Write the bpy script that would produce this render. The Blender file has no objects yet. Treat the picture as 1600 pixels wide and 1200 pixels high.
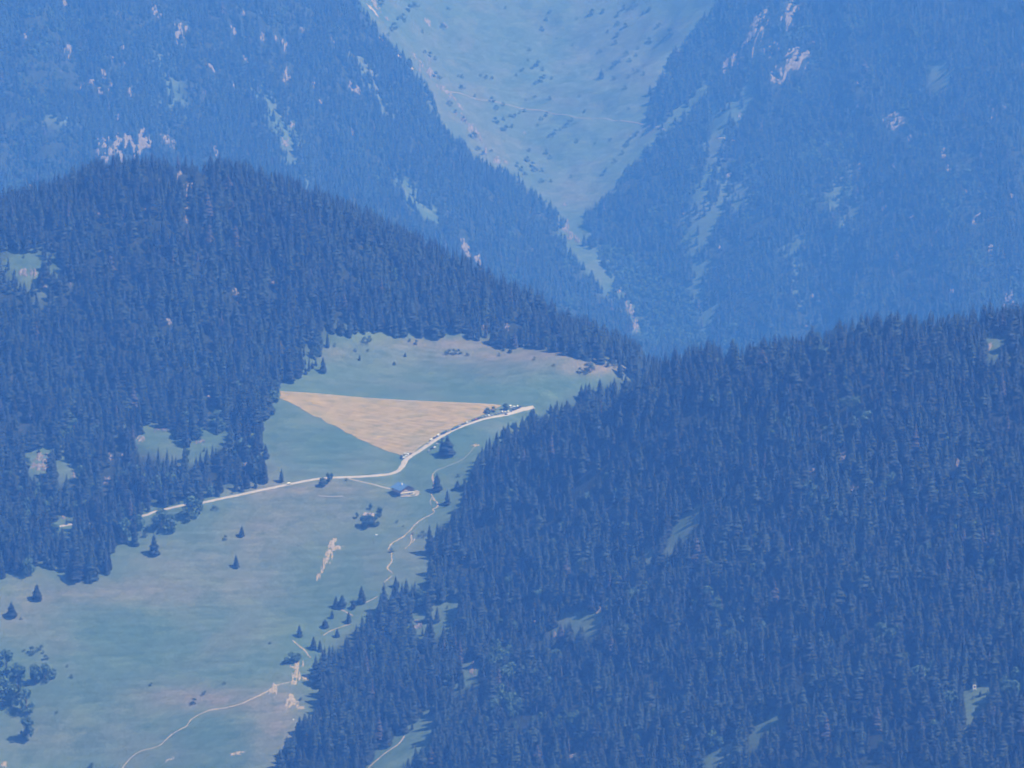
# An alpine pasture seen by telephoto through blue summer haze: wooded hills, hay field, parked cars, chalet.
import bpy, bmesh, math, random
import numpy as np
from mathutils import Vector, Matrix
from mathutils.geometry import delaunay_2d_cdt

random.seed(7)
RNG = np.random.default_rng(11)
S = bpy.context.scene
COL = S.collection

# ------------------------------------------------------------------ camera, sky, sun, exposure, air
cam = bpy.data.cameras.new('camera'); cam_ob = bpy.data.objects.new('camera', cam); COL.objects.link(cam_ob)
cam.sensor_width = 36.0; cam.lens = 36.0 * 6667.0 / 1600.0
cam.clip_start = 1.0; cam.clip_end = 40000.0
cam_ob.location = (0, 0, 2600); cam_ob.rotation_euler = (math.radians(90 - 11), 0, 0)
S.camera = cam_ob

SUN_EL, SUN_AZ = math.radians(54), math.radians(107)     # azimuth clockwise from north (+Y): from the right, a little on the viewer's side
sun_dir = Vector((math.sin(SUN_AZ) * math.cos(SUN_EL), math.cos(SUN_AZ) * math.cos(SUN_EL), math.sin(SUN_EL)))
W = bpy.data.worlds.new('World'); S.world = W; W.use_nodes = True
wn = W.node_tree; bg = wn.nodes['Background']
sky = wn.nodes.new('ShaderNodeTexSky'); sky.sky_type = 'NISHITA'; sky.sun_disc = False
sky.sun_elevation = SUN_EL; sky.sun_rotation = SUN_AZ; sky.altitude = 1500
wn.links.new(sky.outputs[0], bg.inputs['Color']); bg.inputs['Strength'].default_value = 0.10
lamp = bpy.data.lights.new('sun', 'SUN'); lamp.energy = 4.6; lamp.angle = math.radians(0.5); lamp.color = (1.0, 0.95, 0.87)
lo = bpy.data.objects.new('sun', lamp); COL.objects.link(lo); lo.rotation_euler = sun_dir.to_track_quat('Z', 'Y').to_euler()
lo.location = (0, 5000, 4000)
S.view_settings.view_transform = 'Standard'; S.view_settings.look = 'None'; S.view_settings.gamma = 1.0
S.view_settings.exposure = 0.80
HAZE_DENSITY = 1.0e-4                           # clear mountain air: it scatters blue far more than red and absorbs nothing
HAZE_COLOUR = (0.073, 0.266, 1.0)
cy = S.cycles
cy.max_bounces = 4; cy.diffuse_bounces = 2; cy.glossy_bounces = 2; cy.transmission_bounces = 2; cy.volume_bounces = 0
cy.use_denoising = True; cy.denoiser = 'OPENIMAGEDENOISE'
cy.denoising_input_passes = 'RGB'; cy.denoising_prefilter = 'ACCURATE'
cy.use_adaptive_sampling = False
cy.filter_width = 1.7

# ------------------------------------------------------------------ terrain: one height field for the whole valley
FOC = 6667.0                      # focal length in photograph pixels (1600 wide)
DIP = math.radians(11.0)          # the camera looks 11 degrees down
CAM = (0.0, 0.0, 2600.0)

def ray(u, v):
    """unit-y direction of the sight line through photograph pixel (u, v)"""
    a = (u - 800.0) / FOC; b = (600.0 - v) / FOC
    y = math.cos(DIP) + b * math.sin(DIP); z = -math.sin(DIP) + b * math.cos(DIP)
    return a / y, z / y
def pix(x, y, z):
    """photograph pixel of world points (numpy arrays welcome)"""
    zz = z - CAM[2]
    w = y * math.cos(DIP) - zz * math.sin(DIP)
    t = y * math.sin(DIP) + zz * math.cos(DIP)
    return 800.0 + FOC * x / w, 600.0 - FOC * t / w

SURVEY = [  # photograph pixel and distance northwards (metres) of surveyed ground points
 # the meadow
 (-250,1200,4540),(0,1200,4560),(200,1200,4550),(400,1200,4500),(-200,1350,4420),(200,1350,4420),(500,1350,4330),(900,1380,4080),(1300,1380,3920),(1700,1380,3760),
 (0,1050,4700),(200,1050,4690),(400,1050,4670),(-250,1000,4750),
 (0,930,4830),(150,930,4830),(300,900,4860),(450,900,4860),(600,890,4850),
 (300,790,4985),(450,760,5020),(620,770,5005),(690,790,4975),(150,820,4960),
 (620,735,5055),(500,715,5080),(430,640,5190),(560,660,5165),(700,655,5175),(770,655,5185),(700,700,5095),
 (450,612,5245),(620,625,5240),(780,632,5240),(850,612,5275),
 (500,570,5330),(650,535,5430),(800,550,5410),(950,574,5350),
 # the wooded hill behind it
 (0,700,5130),(200,700,5125),(380,700,5110),(0,520,5330),(200,520,5330),(420,540,5340),(-250,700,5120),(-250,520,5320),
 (-250,400,5480),(0,348,5560),(120,300,5600),(250,270,5625),(350,280,5620),(500,330,5610),(620,387,5600),(760,447,5590),(880,512,5565),(1000,572,5520),(1100,640,5480),
 (100,470,5950),(250,450,5950),(500,480,5900),(750,580,5880),(950,680,5850),(-250,480,5900),(1150,760,5800),
 # the wooded spur in front
 (870,672,4985),(800,718,5010),(740,795,4945),(690,890,4835),(610,985,4740),(510,1075,4640),(430,1190,4510),
 (900,800,4810),(1100,800,4640),(1300,800,4490),(1600,800,4360),(900,1000,4560),(1100,1000,4410),(1300,1000,4270),(1600,1000,4150),
 (700,1200,4400),(900,1200,4310),(1100,1200,4190),(1300,1200,4070),(1600,1200,3950),(1850,1200,3850),
 (920,665,4975),(1100,640,4800),(1300,620,4680),(1600,600,4580),(1850,600,4480),
 (1000,612,4900),(1100,582,4860),(1300,560,4745),(1600,525,4660),(1850,515,4580),
 (1000,760,5220),(1150,800,5200),(1350,760,5120),(1600,740,5050),(1850,740,4980),(900,720,5180),
 # the deep valley between
 (-200,640,7300),(200,660,7400),(600,720,7500),(1000,760,7500),(1400,800,7300),(1800,820,7000),(1050,640,8700),(700,600,8700),(300,520,8500),(1400,680,8300),(1800,660,7900),
 # gorge axis and the high pasture
 (1000,520,9400),(960,440,9550),(890,345,9800),(850,200,10250),(820,0,10800),(820,-150,11200),(820,-420,12000),
 # far slope on the left
 (0,320,9050),(-250,320,8900),(250,320,9180),(500,330,9350),(650,420,9280),(800,440,9440),(900,480,9400),(0,200,9300),(200,200,9430),(400,200,9600),(600,200,9850),(700,350,9560),
 (0,0,9720),(300,0,9920),(500,0,10220),(600,0,10480),(700,0,10720),(-250,0,9500),(0,-150,10050),(400,-150,10450),(0,-420,10700),(450,-420,11200),
 # far slope on the right
 (900,0,10800),(1000,0,10720),(1050,100,10380),(1000,230,10070),(950,310,9860),(1100,300,9720),(1100,450,9430),(1095,540,9260),(1200,0,10450),(1400,0,10080),(1600,0,9800),
 (1300,200,9790),(1600,200,9360),(1200,400,9430),(1400,400,9150),(1600,400,8900),(1300,530,9020),(1600,500,8680),(1850,400,8650),(1850,0,9500),
 (1200,-150,10700),(1600,-150,10100),(1000,-150,11000),(1200,-420,11500),(1700,-420,10800),
]
def survey_points():
    P = []
    for u, v, y in SURVEY:
        a, c = ray(u, v)
        P.append((a * y, y, CAM[2] + c * y))
    # ground nearer than the picture, and far ends of the sheet
    P += [(-900, 3300, 700), (0, 3100, 650), (900, 2900, 600), (-1900, 4500, 1250), (1900, 4300, 1250), (-2100, 7300, 700), (2100, 7000, 650),
          (-2200, 9700, 1300), (2200, 9300, 1300), (-2200, 12900, 2700), (0, 13200, 2500), (2200, 12900, 2700)]
    return np.array(P)

X0, X1, Y0, Y1, STEP = -2000.0, 2000.0, 3000.0, 12600.0, 12.5

def value_noise(x, y, seed):
    """smooth lattice noise, -1 to 1"""
    xi = np.floor(x).astype(np.int64); yi = np.floor(y).astype(np.int64)
    fx = x - xi; fy = y - yi
    fx = fx * fx * fx * (fx * (fx * 6 - 15) + 10); fy = fy * fy * fy * (fy * (fy * 6 - 15) + 10)
    def h(a, b):
        n = (a * 374761393 + b * 668265263 + seed * 974711) & 0x7fffffff
        n = ((n ^ (n >> 13)) * 1274126177) & 0x7fffffff
        return ((n ^ (n >> 16)) & 0xffff) / 32767.5 - 1.0
    return (h(xi, yi) * (1 - fx) + h(xi + 1, yi) * fx) * (1 - fy) + (h(xi, yi + 1) * (1 - fx) + h(xi + 1, yi + 1) * fx) * fy
def fbm(x, y, scale, seed, octaves=4):
    s = 0.0; a = 1.0
    for k in range(octaves):
        s = s + a * value_noise(x / scale + 17.3 * k, y / scale - 9.1 * k, seed + k); a *= 0.5; scale *= 0.5
    return s

def sstep(a, b, t):
    t = np.clip((t - a) / (b - a), 0, 1); return t * t * (3 - 2 * t)

def build_heights():
    P = survey_points(); n = len(P); S = 1000.0
    def ker(r2): return 0.5 * r2 * np.log(r2 + 1e-9)
    px_, py_ = P[:, 0] / S, P[:, 1] / S
    K = ker((px_[:, None] - px_) ** 2 + (py_[:, None] - py_) ** 2) + np.eye(n) * 2e-5
    A = np.zeros((n + 3, n + 3)); A[:n, :n] = K
    A[:n, n] = 1; A[:n, n + 1] = px_; A[:n, n + 2] = py_; A[n:, :n] = A[:n, n:].T
    w = np.linalg.solve(A, np.concatenate([P[:, 2], [0, 0, 0]]))
    xs = np.arange(X0, X1 + 1, STEP); ys = np.arange(Y0, Y1 + 1, STEP)
    gx, gy = np.meshgrid(xs / S, ys / S)
    Z = w[n] + w[n + 1] * gx + w[n + 2] * gy
    for k in range(n):
        Z += w[k] * ker((gx - px_[k]) ** 2 + (gy - py_[k]) ** 2)
    X, Y = gx * S, gy * S
    far = sstep(5700, 7500, Y)
    hill = sstep(5250, 5450, Y) * (1 - far) + 0.0
    rough = 1.2 + 4 * hill + 16 * far
    Z = Z + rough * fbm(X, Y, 150.0, 3) * (0.4 + 0.6 * sstep(-0.2, 0.4, fbm(X, Y, 600.0, 5, 2)))
    # ribs and gullies running down the far walls
    rib = 1 - np.abs(value_noise(X / 110.0 + 0.6 * fbm(X, Y, 400.0, 9, 2), Y / 900.0, 21))
    Z = Z + far * 62 * (rib - 0.5) * sstep(250, 600, np.abs(X - 130))
    Z = np.where(Z < 500, 500 + (Z - 500) * 0.1, Z)
    return xs, ys, Z
XS, YS, HZ = build_heights()
def ground(x, y):
    """height of the ground at world x, y (bilinear on the sheet's own grid)"""
    x = np.asarray(x, float); y = np.asarray(y, float)
    fx = np.clip((x - X0) / STEP, 0, len(XS) - 1.001); fy = np.clip((y - Y0) / STEP, 0, len(YS) - 1.001)
    i = fx.astype(int); j = fy.astype(int); a = fx - i; b = fy - j
    return (HZ[j, i] * (1 - a) + HZ[j, i + 1] * a) * (1 - b) + (HZ[j + 1, i] * (1 - a) + HZ[j + 1, i + 1] * a) * b
def level_pad(x, y, r0, r1):
    """a building plot levelled into the slope"""
    gx, gy = np.meshgrid(XS, YS); w = 1 - sstep(r0, r1, np.hypot(gx - x, gy - y)); h = float(ground(x, y))
    HZ[:] = HZ * (1 - w) + h * w
def spot(u, v):
    """first ground point met by the sight lines through pixels u, v (arrays)"""
    u = np.atleast_1d(np.asarray(u, float)); v = np.atleast_1d(np.asarray(v, float))
    b = (600 - v) / FOC; den = math.cos(DIP) + b * math.sin(DIP)
    a = (u - 800) / FOC / den; c = (-math.sin(DIP) + b * math.cos(DIP)) / den
    lo = np.full(u.shape, Y0 + 60.0); done = np.zeros(u.shape, bool); hit = np.full(u.shape, 12500.0)
    y = lo.copy()
    while y.min() < 12500 and not done.all():
        step = 10.0
        yn = y + step
        below = (CAM[2] + c * yn) < ground(a * yn, yn)
        new = below & ~done
        if new.any():
            l = y[new].copy(); h = yn[new].copy()
            for _ in range(12):
                m = (l + h) / 2; bl = (CAM[2] + c[new] * m) < ground(a[new] * m, m)
                h = np.where(bl, m, h); l = np.where(bl, l, m)
            hit[new] = h; done |= new
        y = yn
    return np.stack([a * hit, hit, ground(a * hit, hit)], -1)
PLOT = spot(632, 770)[0]; level_pad(PLOT[0], PLOT[1], 14.0, 36.0)

# ------------------------------------------------------------------ helpers
def new_obj(name, me, mat=None, parent=None):
    o = bpy.data.objects.new(name, me); COL.objects.link(o)
    if mat is not None:
        for m in (mat if isinstance(mat, (list, tuple)) else [mat]): me.materials.append(m)
    if parent is not None: o.parent = parent
    return o
def mesh(name, verts, faces, mats=None, smooth=False):
    me = bpy.data.meshes.new(name); me.from_pydata([tuple(map(float, v)) for v in verts], [], [tuple(map(int, f)) for f in faces])
    if mats is not None: me.polygons.foreach_set('material_index', np.asarray(mats, np.int32))
    if smooth: me.polygons.foreach_set('use_smooth', np.ones(len(faces), bool))
    me.update(); return me
def tag(o, label=None, cat=None, group=None, kind=None):
    if label: o['label'] = label
    if cat: o['category'] = cat
    if group: o['group'] = group
    if kind: o['kind'] = kind
    return o
def empty(name, loc, rz=0.0):
    o = bpy.data.objects.new(name, None); COL.objects.link(o); o.location = loc; o.rotation_euler = (0, 0, rz)
    o.empty_display_size = 0.5; return o
def copy_tree(o, parent=None):
    c = o.copy(); COL.objects.link(c); c.parent = parent
    for ch in list(o.children): copy_tree(ch, c)
    return c
class MB:
    """collects boxes, prisms and lathes into one mesh"""
    def __init__(s): s.v = []; s.f = []; s.m = []
    def add(s, v, f, m=0):
        b = len(s.v); s.v += [tuple(p) for p in v]; s.f += [tuple(i + b for i in q) for q in f]; s.m += [m] * len(f)
    def box(s, x0, x1, y0, y1, z0, z1, m=0):
        s.add([(x0,y0,z0),(x1,y0,z0),(x1,y1,z0),(x0,y1,z0),(x0,y0,z1),(x1,y0,z1),(x1,y1,z1),(x0,y1,z1)],
              [(0,3,2,1),(4,5,6,7),(0,1,5,4),(1,2,6,5),(2,3,7,6),(3,0,4,7)], m)
    def prism(s, prof, y0, y1, m=0, taper=0.0):
        """a profile of (x, z) points, counter-clockwise seen from -y, extruded from y0 to y1"""
        n = len(prof); 
        s.add([(x, y0, z) for x, z in prof] + [(x, y1, z) for x, z in prof],
              [tuple(range(n)), tuple(range(2 * n - 1, n - 1, -1))] + [((i + 1) % n, i, n + i, n + (i + 1) % n) for i in range(n)], m)
    def tube(s, pts, rad, n=6, m=0):
        pts = [Vector(p) for p in pts]; b = len(s.v); k = len(pts)
        for i, p in enumerate(pts):
            d = (pts[min(i + 1, k - 1)] - pts[max(i - 1, 0)]).normalized()
            a = d.orthogonal().normalized(); c = d.cross(a)
            r = rad[i] if isinstance(rad, (list, tuple)) else rad
            s.v += [tuple(p + a * (r * math.cos(2 * math.pi * j / n)) + c * (r * math.sin(2 * math.pi * j / n))) for j in range(n)]
        q = [(b + i * n + j, b + i * n + (j + 1) % n, b + (i + 1) * n + (j + 1) % n, b + (i + 1) * n + j) for i in range(k - 1) for j in range(n)]
        q += [tuple(b + j for j in range(n - 1, -1, -1)), tuple(b + (k - 1) * n + j for j in range(n))]
        s.f += q; s.m += [m] * len(q)
    def mesh(s, name, smooth=False): return mesh(name, s.v, s.f, s.m, smooth)
    def obj(s, name, mat, parent=None, smooth=False, bevel=0.0):
        o = new_obj(name, s.mesh(name, smooth), mat, parent)
        if bevel:
            b = o.modifiers.new('bevel', 'BEVEL'); b.width = bevel; b.segments = 2; b.limit_method = 'ANGLE'
        return o

def inside(poly, u, v):
    """even-odd point in polygon for arrays"""
    u = np.asarray(u, float); v = np.asarray(v, float); r = np.zeros(u.shape, bool); n = len(poly)
    for i in range(n):
        x0, y0 = poly[i]; x1, y1 = poly[(i + 1) % n]
        if y0 == y1: continue
        c = ((y0 > v) != (y1 > v)) & (u < (x1 - x0) * (v - y0) / (y1 - y0) + x0); r ^= c
    return r
def near_line(line, u, v):
    """signed closeness to a polyline of (u, v, half width): >0 inside"""
    best = np.full(np.shape(u), -1e9)
    for (x0, y0, w0), (x1, y1, w1) in zip(line, line[1:]):
        dx, dy = x1 - x0, y1 - y0; t = np.clip(((u - x0) * dx + (v - y0) * dy) / (dx * dx + dy * dy), 0, 1)
        best = np.maximum(best, (w0 + (w1 - w0) * t) - np.hypot(u - x0 - t * dx, v - y0 - t * dy))
    return best

# ------------------------------------------------------------------ materials
def new_mat(name):
    m = bpy.data.materials.new(name); m.use_nodes = True; nt = m.node_tree
    return m, nt, nt.nodes['Principled BSDF']
def N(nt, typ, **kw):
    n = nt.nodes.new(typ)
    for k, v in kw.items(): setattr(n, k, v)
    return n
def noise(nt, scale, detail=4, rough=0.55, vec=None, off=None):
    n = N(nt, 'ShaderNodeTexNoise'); n.inputs['Scale'].default_value = scale; n.inputs['Detail'].default_value = detail; n.inputs['Roughness'].default_value = rough
    if vec is not None: nt.links.new(vec, n.inputs['Vector'])
    return n.outputs['Fac']
def ramp(nt, fac, stops):
    r = N(nt, 'ShaderNodeValToRGB'); nt.links.new(fac, r.inputs[0]); e = r.color_ramp.elements
    while len(e) < len(stops): e.new(0.5)
    for k, (p, c) in enumerate(stops): e[k].position = p; e[k].color = (*c, 1) if len(c) == 3 else c
    return r.outputs[0]
def mix(nt, fac, a, b, mode='MIX'):
    n = N(nt, 'ShaderNodeMix', data_type='RGBA', blend_type=mode)
    for val, k in ((fac, 0), (a, 6), (b, 7)):
        if isinstance(val, bpy.types.NodeSocket): nt.links.new(val, n.inputs[k])
        elif k == 0: n.inputs[0].default_value = val
        else: n.inputs[k].default_value = (*val, 1)
    return n.outputs[2]
def math_(nt, op, a, b=None):
    n = N(nt, 'ShaderNodeMath', operation=op)
    for k, val in enumerate((a, b)):
        if val is None: continue
        if isinstance(val, bpy.types.NodeSocket): nt.links.new(val, n.inputs[k])
        else: n.inputs[k].default_value = val
    return n.outputs[0]
def position(nt, scale=(1, 1, 1)):
    g = N(nt, 'ShaderNodeNewGeometry'); mp = N(nt, 'ShaderNodeMapping'); nt.links.new(g.outputs['Position'], mp.inputs['Vector'])
    mp.inputs['Scale'].default_value = scale; return mp.outputs[0]
def attr(nt, name, typ='GEOMETRY'):
    a = N(nt, 'ShaderNodeAttribute', attribute_name=name, attribute_type=typ); return a
def rough_mat(name, stops, scale, rough=0.9, bump=0.0, detail=5, stretch=(1, 1, 1)):
    m, nt, b = new_mat(name); p = position(nt, stretch); f = noise(nt, scale, detail, 0.6, p)
    nt.links.new(ramp(nt, f, stops), b.inputs['Base Color']); b.inputs['Roughness'].default_value = rough
    b.inputs['Specular IOR Level'].default_value = 0.2
    if bump:
        bp = N(nt, 'ShaderNodeBump'); bp.inputs['Strength'].default_value = bump; bp.inputs['Distance'].default_value = 0.5 / scale
        nt.links.new(f, bp.inputs['Height']); nt.links.new(bp.outputs[0], b.inputs['Normal'])
    return m
def flat_mat(name, c, rough=0.6, metal=0.0, spec=0.5):
    m, nt, b = new_mat(name); p = position(nt); f = noise(nt, 1.7, 3, 0.6, p)
    nt.links.new(mix(nt, math_(nt, 'MULTIPLY', f, 0.35), c, tuple(x * 0.75 for x in c)), b.inputs['Base Color'])
    b.inputs['Roughness'].default_value = rough; b.inputs['Metallic'].default_value = metal; b.inputs['Specular IOR Level'].default_value = spec
    return m
def foliage_mat(name, dark, light, dead=None):
    m, nt, b = new_mat(name)
    t = attr(nt, 'tint', 'INSTANCER').outputs['Fac']
    c = ramp(nt, t, [(0.0, dark), (0.8, light)] + ([(0.965, light), (0.975, dead)] if dead else []))
    f = noise(nt, 0.9, 3, 0.6, position(nt))
    c = mix(nt, 1.0, c, ramp(nt, f, [(0.3, (0.72, 0.72, 0.72)), (0.7, (1.28, 1.28, 1.28))]), 'MULTIPLY')
    nt.links.new(c, b.inputs['Base Color']); b.inputs['Roughness'].default_value = 0.75; b.inputs['Specular IOR Level'].default_value = 0.25
    return m
M = {}
M['spruce'] = foliage_mat('spruce_needles', (0.002, 0.007, 0.0055), (0.0105, 0.0235, 0.0175), (0.026, 0.025, 0.023))
M['leaf'] = foliage_mat('broad_leaves', (0.026, 0.052, 0.032), (0.050, 0.092, 0.052))
M['shrub'] = foliage_mat('shrub_leaves', (0.018, 0.038, 0.025), (0.038, 0.064, 0.04))
M['bark'] = rough_mat('bark', [(0.3, (0.07, 0.05, 0.04)), (0.7, (0.16, 0.12, 0.10))], 2.0)
M['rock'] = rough_mat('pale_rock', [(0.25, (0.05, 0.043, 0.04)), (0.5, (0.13, 0.11, 0.10)), (0.75, (0.24, 0.205, 0.185))], 0.35, 0.95, 0.5, 7)
M['sand'] = rough_mat('bare_soil', [(0.36, (0.09, 0.11, 0.06)), (0.44, (0.19, 0.15, 0.105)), (0.7, (0.31, 0.25, 0.18))], 0.5, 0.95, 0.3)
M['track'] = rough_mat('gravel_track', [(0.3, (0.15, 0.135, 0.11)), (0.7, (0.26, 0.225, 0.18))], 0.35, 0.95)
M['road'] = rough_mat('pale_road', [(0.3, (0.22, 0.195, 0.18)), (0.7, (0.31, 0.275, 0.255))], 0.2, 0.9)
M['plaster'] = flat_mat('white_plaster', (0.74, 0.71, 0.66), 0.85)
M['stone'] = rough_mat('stone_masonry', [(0.3, (0.27, 0.24, 0.21)), (0.7, (0.44, 0.40, 0.36))], 1.2, 0.95, 0.4)
M['timber'] = rough_mat('weathered_timber', [(0.3, (0.20, 0.135, 0.095)), (0.7, (0.34, 0.25, 0.18))], 0.8, 0.85, 0.2, 5, (1, 1, 6))
M['shingle'] = rough_mat('weathered_shingles', [(0.3, (0.17, 0.135, 0.125)), (0.7, (0.29, 0.24, 0.22))], 1.5, 0.9, 0.3)
M['roof'] = rough_mat('blue_grey_sheet_roof', [(0.3, (0.06, 0.12, 0.26)), (0.7, (0.08, 0.15, 0.31))], 0.6, 0.45)
M['dark_timber'] = flat_mat('dark_timber', (0.045, 0.035, 0.03), 0.8)
M['glass'] = flat_mat('window_glass', (0.02, 0.025, 0.03), 0.08, 0.0, 0.6)
M['tyre'] = flat_mat('tyre_rubber', (0.02, 0.02, 0.02), 0.85)
M['white'] = flat_mat('white_paint', (0.80, 0.79, 0.77), 0.5)
PAINT = {k: flat_mat(k.replace(' ', '_') + '_car_paint', c, 0.28) for k, c in {
    'white': (0.60, 0.60, 0.59), 'silver': (0.30, 0.31, 0.33), 'grey': (0.20, 0.205, 0.22), 'black': (0.015, 0.015, 0.018),
    'dark blue': (0.025, 0.04, 0.10), 'blue': (0.06, 0.13, 0.30), 'red': (0.28, 0.03, 0.035), 'dark grey': (0.06, 0.062, 0.07), 'cream': (0.80, 0.74, 0.60)}.items()}

# ------------------------------------------------------------------ what covers the ground (photograph pixels, projected onto the sheet)
MEADOW = [(440,605),(455,600),(490,580),(510,555),(512,545),(530,540),(548,528),(570,525),(590,520),(602,525),(620,530),(640,523),(665,530),(700,526),(740,532),(790,545),(830,546),(870,553),(905,562),(940,570),(985,573),
 (980,580),(930,592),(905,600),(885,615),(850,628),(830,632),(822,645),(800,655),(775,665),(765,680),(745,700),(735,735),(725,757),(712,790),(690,805),(670,815),(665,832),(672,850),(657,858),(664,880),(670,892),(650,905),(615,895),(600,905),(585,935),(560,965),(540,985),(515,1000),(495,1015),(484,1030),(488,1055),(476,1075),(495,1098),(468,1112),(455,1140),(430,1165),(422,1185),(395,1240),
 (300,1400),(-260,1400),(-260,880),(0,912),(45,893),(80,890),(110,908),(130,920),(150,915),(175,893),(180,870),(183,850),(205,850),(216,845),(220,825),(226,803),(270,794),(320,786),(345,778),(400,763),(440,752),(445,745),(440,735),(415,720),(410,690),(420,650),(435,640)]
PASTURE = [(560,0),(600,50),(640,90),(680,150),(690,190),(720,215),(745,242),(770,252),(800,268),(830,292),(870,322),(888,347),(884,368),(893,392),(920,420),(948,452),(957,444),(940,410),(915,380),(902,347),(912,330),(935,312),(960,286),(975,266),(992,240),(1012,226),(1035,205),(1005,190),(1015,160),(1025,130),(1040,97),(1062,62),(1090,32),(1120,0),(1130,-90),(540,-90)]
CLEARINGS = [
 [(572,1205),(610,1162),(640,1138),(662,1116),(677,1120),(668,1150),(645,1175),(605,1205)],
 [(1510,1073),(1546,1071),(1541,1085),(1538,1092),(1522,1100),(1514,1112),(1521,1122),(1519,1140),(1503,1144),(1508,1100)],
 [(1164,1152),(1180,1130),(1222,1116),(1226,1122),(1192,1136),(1176,1162)],
 [(1096,1205),(1108,1184),(1130,1174),(1146,1166),(1152,1171),(1138,1182),(1122,1205)],
 [(868,956),(905,954),(932,962),(940,975),(931,986),(915,975),(885,968)],
 [(1040,846),(1060,814),(1087,799),(1092,804),(1062,826),(1046,856)], [(1004,868),(1012,860),(1020,868),(1008,880)],
 [(670,938),(714,940),(702,970),(682,988),(674,976),(690,956)],
 [(640,962),(662,962),(664,985),(644,985)],
 [(1542,523),(1572,524),(1561,546),(1542,556)],
 [(1050,1015),(1055,990),(1100,985),(1105,998),(1075,1010)] if False else [(727,1040),(748,1038),(740,1062),(722,1066)],
 [(212,690),(232,662),(252,672),(275,690),(290,694),(282,707),(262,702),(243,694)],
 [(294,708),(300,695),(320,688),(321,664),(333,668),(333,690),(310,708),(295,718)],
 [(86,720),(98,718),(122,745),(112,752)], [(45,712),(75,698),(78,735),(50,738)],
 [(24,403),(48,396),(62,406),(60,432),(28,434)], [(70,440),(74,458),(68,470)],
 [(90,826),(108,800),(112,820)], [(72,182),(80,178),(84,190),(78,194)], [(98,184),(106,180),(104,192)], [(1450,100),(1478,96),(1484,134),(1452,138)],
 [(655,330),(650,318),(680,330),(688,345)],[(628,286),(634,282),(660,322),(652,324)],
]
GULLIES = [[(1182,100,4),(1172,130,5),(1165,155,6),(1140,184,4),(1120,205,5),(1110,240,4),(1095,290,5),(1087,330,3.5),(1079,392,2.5)],
 [(1132,285,2),(1122,325,4),(1106,346,6),(1099,372,7),(1085,390,2)], [(1104,130,1.5),(1078,158,3),(1058,176,1.5),(1040,192,3)], [(1085,400,1),(1096,470,1.5),(1106,535,2.5)], [(893,372,3),(918,404,5),(940,425,6),(955,446,3)], [(395,120,.8),(425,165,1.5),(445,205,2),(460,240,1.5),(470,290,1)], [(1300,240,.5),(1312,300,1.2),(1316,360,.6)], [(1240,380,.5),(1248,430,1.2),(1250,470,.6)], [(250,90,.5),(262,130,1.2),(270,175,.6)], [(560,90,.5),(585,130,1.2),(600,170,.8)],
 [(1162,298,4),(1150,325,4)], [(1115,170,4),(1125,205,5)], [(985,470,4),(998,522,4)]]
BROADLEAF_ZONE = [(930,385),(985,398),(1045,440),(1078,455),(1086,500),(1108,545),(1000,545),(985,470),(955,440)]
HAYFIELD = [(437,612),(470,613.5),(500,616),(560,621.5),(640,626.5),(720,630),(783,634),(771,643),(745,652),(721,663),(697,673.5),(675,685.5),(657,699),(643,707),(628,712.5),(608,706),(585,697),(560,685),(520,665),(490,650),(460,633),(439,622)]
SIL_U = [-400, 0,120,250,330,500,600,750,900,1030,1100,1300,1600, 2000]
SIL_V = [330, 320,275,240,250,300,350,415,490,550,545,525,490, 470]

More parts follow.
